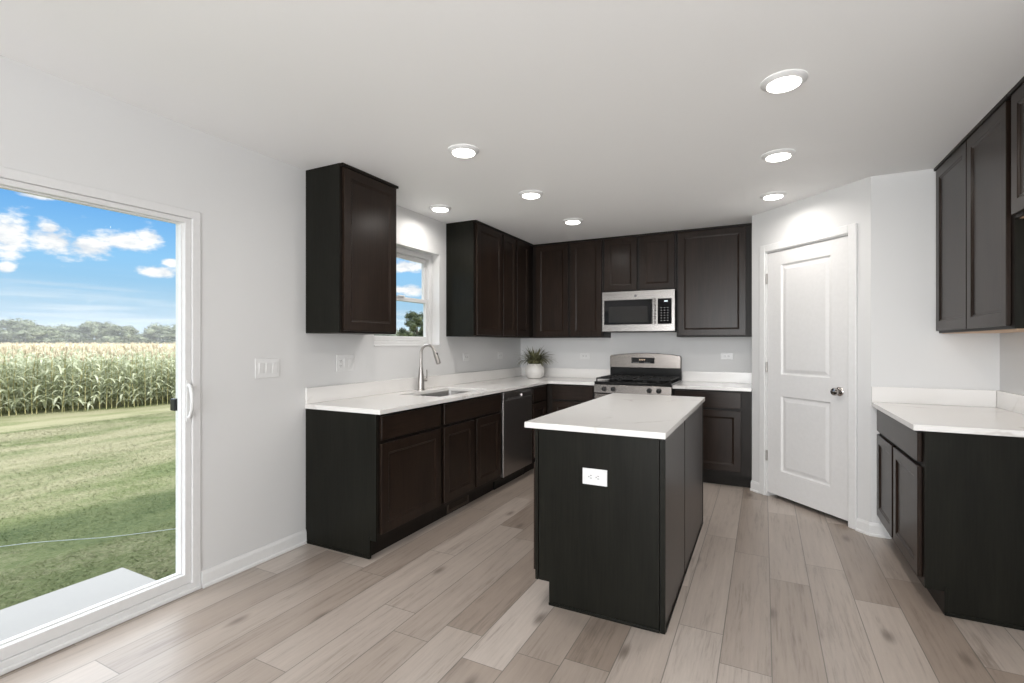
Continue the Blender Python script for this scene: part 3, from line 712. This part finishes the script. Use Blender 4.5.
# burners and grates
for bx, by in ((-.23, .16), (.23, .16), (-.23, .43), (.23, .43), (0, .295)):
    b = MB(); b.lathe([(.055, .9142), (.055, .918), (.038, .920), (.036, .930), (.030, .933), (0, .933)], (bx, by, 0), 20); b.build('burner', M['iron'], r, smooth='auto')
for gx0, gx1 in ((-h2+.012, -.128), (-.122, .122), (.128, h2-.012)):
    b = MB(); t = .006; zt0, zt1 = .938, .950
    b.box(gx0, gx1, .025, .025+2*t, zt0, zt1); b.box(gx0, gx1, .565, .565+2*t, zt0, zt1)
    b.box(gx0, gx0+2*t, .037, .565, zt0, zt1); b.box(gx1-2*t, gx1, .037, .565, zt0, zt1)
    cxg = (gx0+gx1)/2
    b.box(cxg-t, cxg+t, .037, .565, zt0+.0005, zt1+.003)
    for yy in (.16, .295, .43): b.box(gx0+2*t, gx1-2*t, yy-t, yy+t, zt0+.001, zt1+.004)
    for px in (gx0, gx1-2*t):
        for py in (.025, .565): b.box(px, px+2*t, py, py+2*t, .9142, zt0)
    b.build('grate', M['iron'], r, bevel=.0015)
# backguard
b = MB(); b.box(-h2, h2, .588, .655, .900, 1.031); b.build('backguard_base', M['black'], r, bevel=.003)
top = [(-h2, 1.150), (-h2+.012, 1.168)] + [(-h2+.012+(rw-.024)*k/12, 1.168+.026*math.sin(PI*k/12)**.8) for k in range(1, 12)] + [(h2-.012, 1.168), (h2, 1.150)]
b = MB(); b.prism([(-h2, 1.032)] + top + [(h2, 1.032)], .578, .655, 'y'); bg = b.build('backguard', M['rangesteel'], r, bevel=.004)
b = MB(); b.box(-h2+.315*rw, -h2+.645*rw, .5755, .5778, 1.082, 1.144); dp = b.build('display', M['blackglass'], bg)
b = MB()
for k in range(4):
    xx = -h2+.43*rw+k*.017
    b.box(xx, xx+.011, .5745, .5753, 1.122, 1.127); b.box(xx, xx+.003, .5745, .5753, 1.110, 1.1218)
b.build('clock_readout', M['amber'], dp)
for k in range(8): b = MB(); b.box(-h2+.34*rw+(k % 4)*.018+(.12 if k > 3 else 0), -h2+.34*rw+(k % 4)*.018+.009+(.12 if k > 3 else 0), .5747, .5753, 1.090, 1.095); b.build('button', M['glyph'], bg)

# ------------------------------------------------------------------ microwave
MX0, MX1, MZ0, MZ1, MY = 1.160, 1.906, 1.440, 1.858, D-.40
r = thing('microwave', 'stainless over-the-range microwave with black glass door and key pad', 'microwave', ((MX0+MX1)/2, MY, MZ0)); h2 = (MX1-MX0)/2; mw = 2*h2; mh = MZ1-MZ0
b = MB(); b.box(-h2+.004, h2-.004, .022, .398, .004, mh-.001); b.build('body', M['black'], r, bevel=.003)
X = lambda f: -h2+f*mw
Z = lambda f: mh*(1-f)
b = MB(); b.slab(-h2, h2, 0, mh, 0, .0215, [(X(.028), X(.702), Z(.83), Z(.215)), (X(.775), X(.958), Z(.83), Z(.215))], [(.002, .0045)]); ff = b.build('fascia', M['steel'], r, bevel=.002)
b = MB(); b.slab(X(.031), X(.699), Z(.826), Z(.219), .0005, .0036); dw = b.build('door_glass', M['blackglass'], r, bevel=.001)
b = MB(); b.box(X(.095), X(.640), -.0002, .0004, Z(.78), Z(.38)); b.build('viewing_window', M['gasket'] if False else flat('perforated_screen', (.022, .021, .020), .12, 0, .3), dw)
b = MB(); b.slab(X(.778), X(.955), Z(.826), Z(.219), .0005, .0036); kp = b.build('key_pad', M['blackglass'], r, bevel=.001)
b = MB(); b.box(X(.862), X(.908), -.0006, .0003, Z(.295), Z(.262)); b.build('clock', M['clock'], kp)
for i in range(3):
    for j in range(6): b = MB(); b.box(X(.815+i*.042), X(.833+i*.042), -.0004, .0003, Z(.43+j*.062+.014), Z(.43+j*.062)); b.build('key', M['glyph'], kp)
b = MB(); b.tube([(X(.733), -.030, Z(.20)), (X(.733), -.030, Z(.83))], .0125, 14); b.box(X(.733)-.008, X(.733)+.008, -.030, 0, Z(.25), Z(.23)); b.box(X(.733)-.008, X(.733)+.008, -.030, 0, Z(.81), Z(.79)); b.build('door_handle', M['steel'], r, smooth='auto')
b = MB(); b.lathe([(.014, -.0012), (.014, -.0002)], (X(.475), 0, Z(.12)), 24, 'y'); bd_ = b.build('badge', M['dark_trim'], ff)
b = MB(); b.lathe([(.0125, -.0018), (.0115, -.0018), (.0115, -.0013), (.0125, -.0013), (.0125, -.0018)], (X(.475), 0, Z(.12)), 24, 'y', cap=False)
b.tube([(X(.475)-.006, -.0015, Z(.12)+.004), (X(.475)-.008, -.0015, Z(.12)-.002), (X(.475)-.003, -.0015, Z(.12)-.004), (X(.475)-.002, -.0015, Z(.12))], .0008, 6)
b.tube([(X(.475)+.002, -.0015, Z(.12)+.005), (X(.475)+.002, -.0015, Z(.12)-.004), (X(.475)+.007, -.0015, Z(.12)-.004)], .0008, 6)
b.build('monogram', M['steel'], bd_)
b = MB(); b.box(-h2+.03, h2-.03, .03, .34, -.006, .0035); b.build('vent_underside', M['blackplastic'], r, bevel=.003)

# ------------------------------------------------------------------ potted plant
r = thing('potted_plant', 'small bushy grass-like plant in a round white ceramic pot in the counter corner', 'plant', (.330, 5.235, CT))
b = MB(); b.lathe([(.068, 0), (.086, .006), (.107, .045), (.112, .085), (.103, .130), (.086, .160), (.083, .166), (.077, .164), (.078, .150), (.078, .135)], n=36)
pot = b.build('pot', M['pot'], r, smooth='auto')
b = MB(); b.lathe([(.0775, .134), (.0775, .145), (.04, .150), (0, .152)], n=24); b.build('soil', M['soil'], r, smooth='auto')
b = MB(); rr = random.Random(3)
for k in range(150):
    az = rr.uniform(0, 2*PI); lean = rr.uniform(.02, 1.0)**.75; Lk = rr.uniform(.17, .27); r0 = rr.uniform(0, .06)
    dx, dy = math.cos(az), math.sin(az); wv = rr.uniform(.0075, .0125); pts = []
    ang = PI/2 - lean*.70; x = r0; z = .148
    for q in range(6):
        pts.append((x, z)); x += Lk/5*math.cos(ang); z += Lk/5*math.sin(ang); ang -= lean*.44+.04
    vs = []; fs = []
    for q, (px, pz) in enumerate(pts):
        ww = wv*(1-(q/5.1)**3)
        for s_ in (-1, 1): vs.append((px*dx - s_*ww*dy, px*dy + s_*ww*dx, pz+.0006*s_))
    for q in range(5): fs.append((2*q, 2*q+1, 2*q+3, 2*q+2))
    b.add(vs, fs)
b.build('foliage', M['plantleaf'], r, smooth=True)

# ------------------------------------------------------------------ outlets and switches (local frame: plate faces -y, back at y=0)
GW = 'white wall plates'
def plate(name, label, cat, loc, rotz, w, h, units, horizontal=False):
    r = thing(name, label, cat, loc, rotz, GW)
    b = MB(); b.box(-w/2, w/2, -.006, -.0003, -h/2, h/2); b.build('cover_plate', M['plastic'], r, bevel=.002)
    n = len(units); step = (w if not horizontal else h)/n if n > 1 else 0
    for k, u in enumerate(units):
        cx = (k-(n-1)/2)*.046
        def B(bb, a0, a1, y0, y1, c0, c1):
            if horizontal: bb.box(c0, c1, y0, y1, a0, a1)
            else: bb.box(a0, a1, y0, y1, c0, c1)
        if u == 'o':
            b = MB(); B(b, cx-.0165, cx+.0165, -.0078, -.0062, -.033, .033); f = b.build('receptacle', M['plastic'], r, bevel=.0015)
            b = MB()
            for s_ in (-1, 1):
                B(b, cx-.0075, cx-.0050, -.0084, -.0080, s_*.018-.004, s_*.018+.005); B(b, cx+.0050, cx+.0075, -.0084, -.0080, s_*.018-.004, s_*.018+.004); B(b, cx-.0022, cx+.0022, -.0084, -.0080, s_*.018-.012, s_*.018-.008)
            b.build('slots', M['slot'], f)
        else:
            b = MB(); B(b, cx-.0165, cx+.0165, -.0072, -.0062, -.033, .033); f = b.build('switch_frame', M['plastic'], r, bevel=.001)
            b = MB(); b.prism([(-.0073, -.030), (-.0085, -.030), (-.0125, .030), (-.0073, .030)], cx-.0145, cx+.0145, 'x'); b.build('rocker', M['plastic'], f, bevel=.001)
    return r
plate('switch_plate', 'white three-gang switch plate on the wall between sliding door and cabinets', 'switch', (0, 2.013, 1.163), PI/2, .165, .118, 'sss')
plate('outlet_plate', 'white three-gang plate of one outlet and two switches under the lone upper cabinet', 'outlet', (0, 2.640, 1.172), PI/2, .165, .118, 'oss')
plate('outlet_plate', 'white outlet plate on the window wall between faucet and potted plant', 'outlet', (0, 4.272, 1.177), PI/2, .118, .074, 'o', True)
plate('outlet_plate', 'white outlet plate on the window wall just behind the potted plant', 'outlet', (0, 5.00, 1.178), PI/2, .118, .074, 'o', True)
plate('outlet_plate', 'white outlet plate on the back wall between the potted plant and the range', 'outlet', (.836, D, 1.168), 0, .118, .074, 'o', True)
plate('outlet_plate', 'white outlet plate on the back wall between the range and the pantry wall', 'outlet', (2.36, D, 1.185), 0, .118, .074, 'o', True)
plate('outlet_plate', 'white outlet plate set in the dark end panel of the island', 'outlet', (1.974, IY0, .671), 0, .122, .078, 'o', True)

# ------------------------------------------------------------------ ceiling lights
def lamp():
    r = thing('ceiling_light', '', 'ceiling light', (0, 0, H), 0, 'round recessed ceiling lights')
    b = MB(); b.lathe([(.092, -.0003), (.092, -.005), (.084, -.011), (.072, -.017), (.066, -.017), (.066, -.013)], n=40, cap=False); b.build('trim_ring', M['plastic'], r, smooth='auto')
    b = MB(); b.lathe([(.0655, -.0145), (.0655, -.021), (.055, -.025), (.03, -.028), (0, -.0285)], n=40); b.build('lens', M['lens'], r, smooth='auto')
    l = bpy.data.lights.new('bulb', 'AREA'); l.shape = 'DISK'; l.size = .14; l.energy = 3.6; l.spread = math.radians(164); l.color = (1.0, .955, .91)
    o = bpy.data.objects.new('bulb', l); C.objects.link(o); o.parent = r; o.location = (0, 0, -.030)
    return r
spots = [((2.775, 2.456), 'biggest round ceiling light, nearest the viewer in the row leading to the pantry door'),
         ((2.775, 3.400), 'middle round ceiling light of the three in the row leading to the pantry door'),
         ((2.762, 4.305), 'round ceiling light right above the pantry door'),
         ((1.115, 2.480), 'round ceiling light closest to the lone upper cabinet beside the sliding door'),
         ((1.115, 3.432), 'middle round ceiling light of the row over the sink aisle'),
         ((1.115, 4.360), 'round ceiling light in front of the microwave, farthest of the sink aisle row'),
         ((.272, 3.440), 'round ceiling light tight against the wall above the sink window')]
L0 = lamp()
for i, ((x, y), lab) in enumerate(spots):
    if i == 0: L0.location = (x, y, H); L0['label'] = lab
    else: dup_tree(L0, (x, y, H), lab)

# ------------------------------------------------------------------ outdoors
def gz(x):                                       # the lawn falls away from the house
    t = np.clip((-np.asarray(x)-.3)/13.0, 0, 1)
    return -.20 - .55*t
nx, ny = 60, 30
gx = np.concatenate([np.linspace(-.17, -40, 50), np.linspace(-60, -420, 10)]); gy = np.concatenate([np.linspace(-60, -8, 8), np.linspace(-6, 20, 27), np.linspace(30, 420, 12)])
b = MB(); V = []; F = []
for x in gx:
    for y in gy: V.append((x, y, float(gz(x)) + (.02*math.sin(x*1.3+y*.7) if x < -2 else 0)))
n = len(gy)
for i in range(len(gx)-1):
    for j in range(n-1): F.append((i*n+j, i*n+j+1, (i+1)*n+j+1, (i+1)*n+j))
b.add(V, F); struct(b.build('lawn', M['lawn'], smooth=True), 'mown lawn sloping down to the corn field')
b = MB(); b.box(-.97, -.162, -1.6, 1.700, -.24, -.12); struct(b.build('patio_slab', M['concrete'], bevel=.01), 'pale concrete step outside the sliding door')

def quick_mesh(name, V, F, mats, mi=None, smooth=False):
    me = bpy.data.meshes.new(name); nv, nf = len(V), len(F); k = F.shape[1]
    me.vertices.add(nv); me.vertices.foreach_set('co', V.astype(np.float32).ravel())
    me.loops.add(nf*k); me.loops.foreach_set('vertex_index', F.astype(np.int32).ravel())
    me.polygons.add(nf); me.polygons.foreach_set('loop_start', np.arange(0, nf*k, k, dtype=np.int32))
    for m in mats: me.materials.append(m)
    if mi is not None: me.polygons.foreach_set('material_index', mi.astype(np.int32))
    me.update(calc_edges=True); return me
# grass blades: denser near the house
N = 420000
u = rng.random(N); gxs = -.2 - 13.0*u**1.9; gys = -3 + 15*rng.random(N)
keep = ~((gxs > -1.0) & (gys < 1.73)); gxs, gys = gxs[keep], gys[keep]; N = len(gxs)
hgt = rng.uniform(.015, .038, N); wid = rng.uniform(.002, .004, N)*(1+(-gxs)*.10); az = rng.uniform(0, 2*PI, N); lean = rng.uniform(.02, .09, N); la = rng.uniform(0, 2*PI, N)
z0 = gz(gxs) + .02*np.sin(gxs*1.3+gys*.7)*(gxs < -2) - .01
V = np.empty((N, 3, 3)); V[:, 0] = np.stack([gxs+np.cos(az)*wid, gys+np.sin(az)*wid, z0], 1); V[:, 1] = np.stack([gxs-np.cos(az)*wid, gys-np.sin(az)*wid, z0], 1)
V[:, 2] = np.stack([gxs+lean*np.cos(la), gys+lean*np.sin(la), z0+hgt], 1)
me = quick_mesh('grass', V.reshape(-1, 3), np.arange(3*N).reshape(N, 3), [M['blade']])
o = bpy.data.objects.new('grass', me); C.objects.link(o); tag(o, 'short mown green grass with dry yellow patches outside the sliding door', 'grass', kind='stuff')

# corn
def corn_mesh(seed, detail=True):
    rr = random.Random(seed); b = MB(); hh = 1.62+rr.uniform(-.1, .1)
    b.cur = 2; b.tube([(0, 0, -.05), (rr.uniform(-.03, .03), rr.uniform(-.03, .03), hh*.5), (rr.uniform(-.05, .05), rr.uniform(-.05, .05), hh)], [.013, .011, .006], 5)
    b.cur = 0; az0 = rr.uniform(0, PI)
    for k in range(19):
        zz = .15+k*(hh-.15)/19; az = az0 + (k % 2)*PI + rr.uniform(-.6, .6); Lk = rr.uniform(.35, .75); ang = rr.uniform(.5, 1.35); x, z = .01, zz
        dx, dy = math.cos(az), math.sin(az); vs = []; fs = []; ns = 5
        for q in range(ns+1):
            ww = .034*math.sin(PI*(.18+.80*q/ns))**.7 if q < ns else .003
            for s_ in (-1, 1): vs.append((x*dx-s_*ww*dy, x*dy+s_*ww*dx, z))
            x += Lk/ns*math.cos(ang); z += Lk/ns*math.sin(ang); ang -= rr.uniform(.25, .62)
        for q in range(ns): fs.append((2*q, 2*q+1, 2*q+3, 2*q+2))
        b.add(vs, fs)
    b.cur = 1
    for k in range(7):
        az = rr.uniform(0, 2*PI); sp = rr.uniform(.02, .13) if k else .01
        x, y = math.cos(az)*sp, math.sin(az)*sp
        p0 = (0, 0, hh-.03); p1 = (x*.5, y*.5, hh+.14); p2 = (x, y, hh+.25-sp*.6); ww = .009
        t = (-math.sin(az)*ww, math.cos(az)*ww)
        b.add([(p0[0]+t[0], p0[1]+t[1], p0[2]), (p0[0]-t[0], p0[1]-t[1], p0[2]), (p1[0]-t[0], p1[1]-t[1], p1[2]), (p1[0]+t[0], p1[1]+t[1], p1[2]), p2],
              [(0, 1, 2, 3), (3, 2, 4)])
    return b
CM = [M['cornleaf'], M['tassel'], M['cornstalk']]
protos = []
variants = [corn_mesh(s) for s in range(5)]
gnd = -.75
rowx = lambda y, k: -16.45 + (y-5.9)*.22 - k*.76          # rows run along the lawn edge
rc = random.Random(5); count = 0
for k in range(3):
    yy = 2.6
    while yy < 13.2:
        s = rc.randrange(5)
        x = rowx(yy, k)+rc.uniform(-.06, .06); y = yy+rc.uniform(-.04, .04)
        if count < 5:
            o = variants[count].build('corn_stalk', CM); protos.append(o)
        else:
            o = protos[s].copy(); C.objects.link(o)
        o.location = (x, y, gnd); o.rotation_euler = (rc.uniform(-.06, .06), rc.uniform(-.06, .06), rc.uniform(0, 2*PI)); sc_ = rc.uniform(.90, 1.08); o.scale = (sc_, sc_, sc_)
        tag(o, 'green corn stalk with a tan tassel in the front rows at the lawn edge', 'corn', 'corn stalks in the front rows')
        count += 1; yy += .15
def stamp(plants, var):
    """many plants in one mesh"""
    Vs, Fs, Ms = [], [], []; off = 0
    tri = []
    for b in var:
        f = []; mi = []
        for face, m_ in zip(b.f, b.mi):
            for q in range(1, len(face)-1): f.append((face[0], face[q], face[q+1])); mi.append(m_)
        tri.append((np.array(b.v), np.array(f), np.array(mi)))
    for (x, y, z, a, s, k) in plants:
        v, f, mi = tri[k]; ca, sa = math.cos(a), math.sin(a)
        w = np.empty_like(v); w[:, 0] = x+s*(ca*v[:, 0]-sa*v[:, 1]); w[:, 1] = y+s*(sa*v[:, 0]+ca*v[:, 1]); w[:, 2] = z+s*v[:, 2]
        Vs.append(w); Fs.append(f+off); Ms.append(mi); off += len(v)
    return np.concatenate(Vs), np.concatenate(Fs), np.concatenate(Ms)
pl = []
for k in range(3, 14):
    for yy in np.arange(1.5, 22, .20): pl.append((rowx(yy, k)+rc.uniform(-.08, .08), yy+rc.uniform(-.06, .06), gnd, rc.uniform(0, 6.28), rc.uniform(.9, 1.08), rc.randrange(5)))
for yy in np.concatenate([np.arange(-14, 2.5, .18), np.arange(13.3, 48, .18)]):
    for k in range(3): pl.append((rowx(yy, k)+rc.uniform(-.08, .08), yy+rc.uniform(-.06, .06), gnd, rc.uniform(0, 6.28), rc.uniform(.9, 1.08), rc.randrange(5)))
V1, F1, M1 = stamp(pl, variants)
# far rows: tops only, over a rough canopy body
pl = []
for _ in range(9000):
    dist = 8.5+ (rng.random()**1.6)*120; yy = rng.uniform(-20, 30) + dist*rng.uniform(-.2, 1.5)
    pl.append((rowx(yy, 0)-dist, yy, gnd-.05+min(1, (dist-8)/110)*.55, rc.uniform(0, 6.28), rc.uniform(.95, 1.1), rc.randrange(5)))
tops = []
for b in variants:
    t_ = MB(); t_.v = b.v; kf = [(f, m_) for f, m_ in zip(b.f, b.mi) if min(b.v[i][2] for i in f) > 1.05]; t_.f = [q[0] for q in kf]; t_.mi = [q[1] for q in kf]; tops.append(t_)
V2, F2, M2 = stamp(pl, tops)
cx_ = np.concatenate([np.linspace(-8, -40, 60), np.linspace(-42, -150, 50)]); cy_ = np.concatenate([np.linspace(-40, 40, 110), np.linspace(42, 260, 70)])
gxx, gyy = np.meshgrid(cx_, cy_, indexing='ij'); hz = gnd+1.42+rng.uniform(-.09, .09, gxx.shape)+np.clip((-gxx-8)/110, 0, 1)*.55; hz[0, :] = gnd+.2
V3 = np.stack([-16.45+np.minimum((gyy-5.9)*.22, 12)+gxx, gyy, hz], -1).reshape(-1, 3); n2 = len(cy_)
ii, jj = np.meshgrid(np.arange(len(cx_)-1), np.arange(n2-1), indexing='ij'); a_ = (ii*n2+jj).ravel()
F3 = np.concatenate([np.stack([a_, a_+1, a_+n2+1], 1), np.stack([a_, a_+n2+1, a_+n2], 1)])
Vall = np.concatenate([V1, V2, V3]); Fall = np.concatenate([F1, F2+len(V1), F3+len(V1)+len(V2)]); Mall = np.concatenate([M1, M2, np.full(len(F3), 3)])
me = quick_mesh('corn_field', Vall, Fall, CM + [M['canopy']], Mall)
o = bpy.data.objects.new('corn_field', me); C.objects.link(o); tag(o, 'wide field of tasselled corn stretching behind the front rows to the trees', 'corn field', kind='stuff')

# trees: lumpy crowns made of many leaf clumps
def ico(sub):
    import bmesh
    bm = bmesh.new(); bmesh.ops.create_icosphere(bm, subdivisions=sub, radius=1); v = np.array([p.co[:] for p in bm.verts]); f = np.array([[q.index for q in fc.verts] for fc in bm.faces]); bm.free(); return v, f
IV, IF = ico(2)
def tree_meshes(seed, hgt, wid, clumps, leaf, leafm, lsz=.014):
    rr = np.random.default_rng(seed); Vs = []; Fs = []; off = 0; cl = []
    for k in range(clumps):
        a = rr.uniform(0, 2*PI); t = rr.uniform(.16, 1.0); prof = math.sin(PI*min(1, .12+.80*t))**.6
        rad = wid*.5*prof*math.sqrt(rr.random()); sz = wid*rr.uniform(.08, .17)
        cl.append((math.cos(a)*rad, math.sin(a)*rad, hgt*t*.92, sz))
        Vs.append(IV*sz*.62*rr.uniform(.6, 1.2, (len(IV), 1))*np.array([1, 1, .8])+np.array(cl[-1][:3])); Fs.append(IF+off); off += len(IV)
    V = np.concatenate(Vs); F = np.concatenate(Fs); cl = np.array(cl)
    # leaf sprays fill and fringe every clump
    nl = leaf; q = rr.integers(0, len(cl), nl); dirs = rr.normal(0, 1, (nl, 3)); dirs /= np.linalg.norm(dirs, axis=1, keepdims=True)
    pick = cl[q, :3] + dirs*cl[q, 3:4]*rr.uniform(.5, 1.08, (nl, 1))*np.array([1, 1, .85]); s = wid*lsz
    d1 = rr.normal(0, 1, (nl, 3)); d2 = rr.normal(0, 1, (nl, 3))
    LV = np.stack([pick+d1*s, pick+d2*s, pick-(d1+d2)*s*.6], 1).reshape(-1, 3); LF = np.arange(3*nl).reshape(nl, 3)+len(V)
    me = quick_mesh('crown', np.concatenate([V, LV]), np.concatenate([F, LF]), [leafm])
    b = MB(); b.tube([(0, 0, -.3), (0, 0, hgt*.35), (wid*.02, 0, hgt*.7)], [wid*.035, wid*.026, wid*.01], 8)
    for k in range(4): a = k*1.7; b.tube([(0, 0, hgt*(.25+.08*k)), (math.cos(a)*wid*.2, math.sin(a)*wid*.2, hgt*(.5+.08*k))], [wid*.015, wid*.006], 6)
    return me, b
TP = []
for s in range(5):
    r = thing('tree', '', 'tree', (0, 0, 0), 0, 'trees along the far edge of the corn field')
    hg, wd = [(8.2, 10), (7.2, 9), (9.0, 9.5), (6.4, 9.5), (7.8, 11)][s]
    me, tb = tree_meshes(40+s, hg, wd, 80, 9000, M['tree']); o = bpy.data.objects.new('crown', me); C.objects.link(o); o.parent = r
    tb.build('trunk', M['bark'], r); TP.append(r)
rt = random.Random(21)
base_az = [math.atan2(.422, -1.375), math.atan2(.766, -.70)]
i = 0; az = math.atan2(.10, -1.4); row = 0
while az > math.atan2(1.0, -.45):
    dist = (136, 150, 143)[row % 3]+rt.uniform(-2, 2); a = az+rt.uniform(-.006, .006); row += 1
    loc = (CAM[0]+math.cos(a)*dist, math.sin(a)*dist, -.3); k = rt.randrange(5)
    lab = 'rounded green tree in the distant tree line beyond the corn'
    if i < 5: o = TP[i]; o.location = loc; o['label'] = lab; o.rotation_euler = (0, 0, rt.uniform(0, 6))
    else: o = dup_tree(TP[k], loc, lab, rt.uniform(0, 6.28))
    q = rt.uniform(.62, .90); o.scale = (q*1.15, q*1.15, q); i += 1
    az -= .030
r = thing('tree', 'large dark tree standing apart, seen through the window above the sink', 'tree', (CAM[0]-.626*88, .806*88, -.7))
me, tb = tree_meshes(77, 7.8, 6.6, 60, 14000, M['bigtree'], .012); o = bpy.data.objects.new('crown', me); C.objects.link(o); o.parent = r; tb.build('trunk', M['bark'], r)
# pale cord lying on the lawn
b = MB(); pts = [(-4.6+.5*t+.02*math.sin(t*2.1), -.02+.405*t, float(gz(-4.6+.5*t))+.032+.010*math.sin(3.3*t)) for t in np.arange(0, 8.6, .15)]
b.tube(pts, .0032, 6); tag(b.build('cord', M['cord'], smooth=True), 'thin pale cord lying across the lawn beyond the concrete step', 'cord')

# thin summer haze hanging over the far end of the field, around the tree line
def haze_mat():
    m, g, out = mat('summer_haze')
    v = g.n('ShaderNodeVolumeScatter', i={'Color': (.97, .98, 1.0, 1), 'Density': .0026}); g.t.links.new(v.outputs[0], out.inputs['Volume']); return m
b = MB(); b.box(-230, -60, -60, 300, -1.2, 8.5); tag(b.build('haze', haze_mat()), 'faint pale haze softening the distant tree line beyond the corn field', 'haze', kind='stuff')
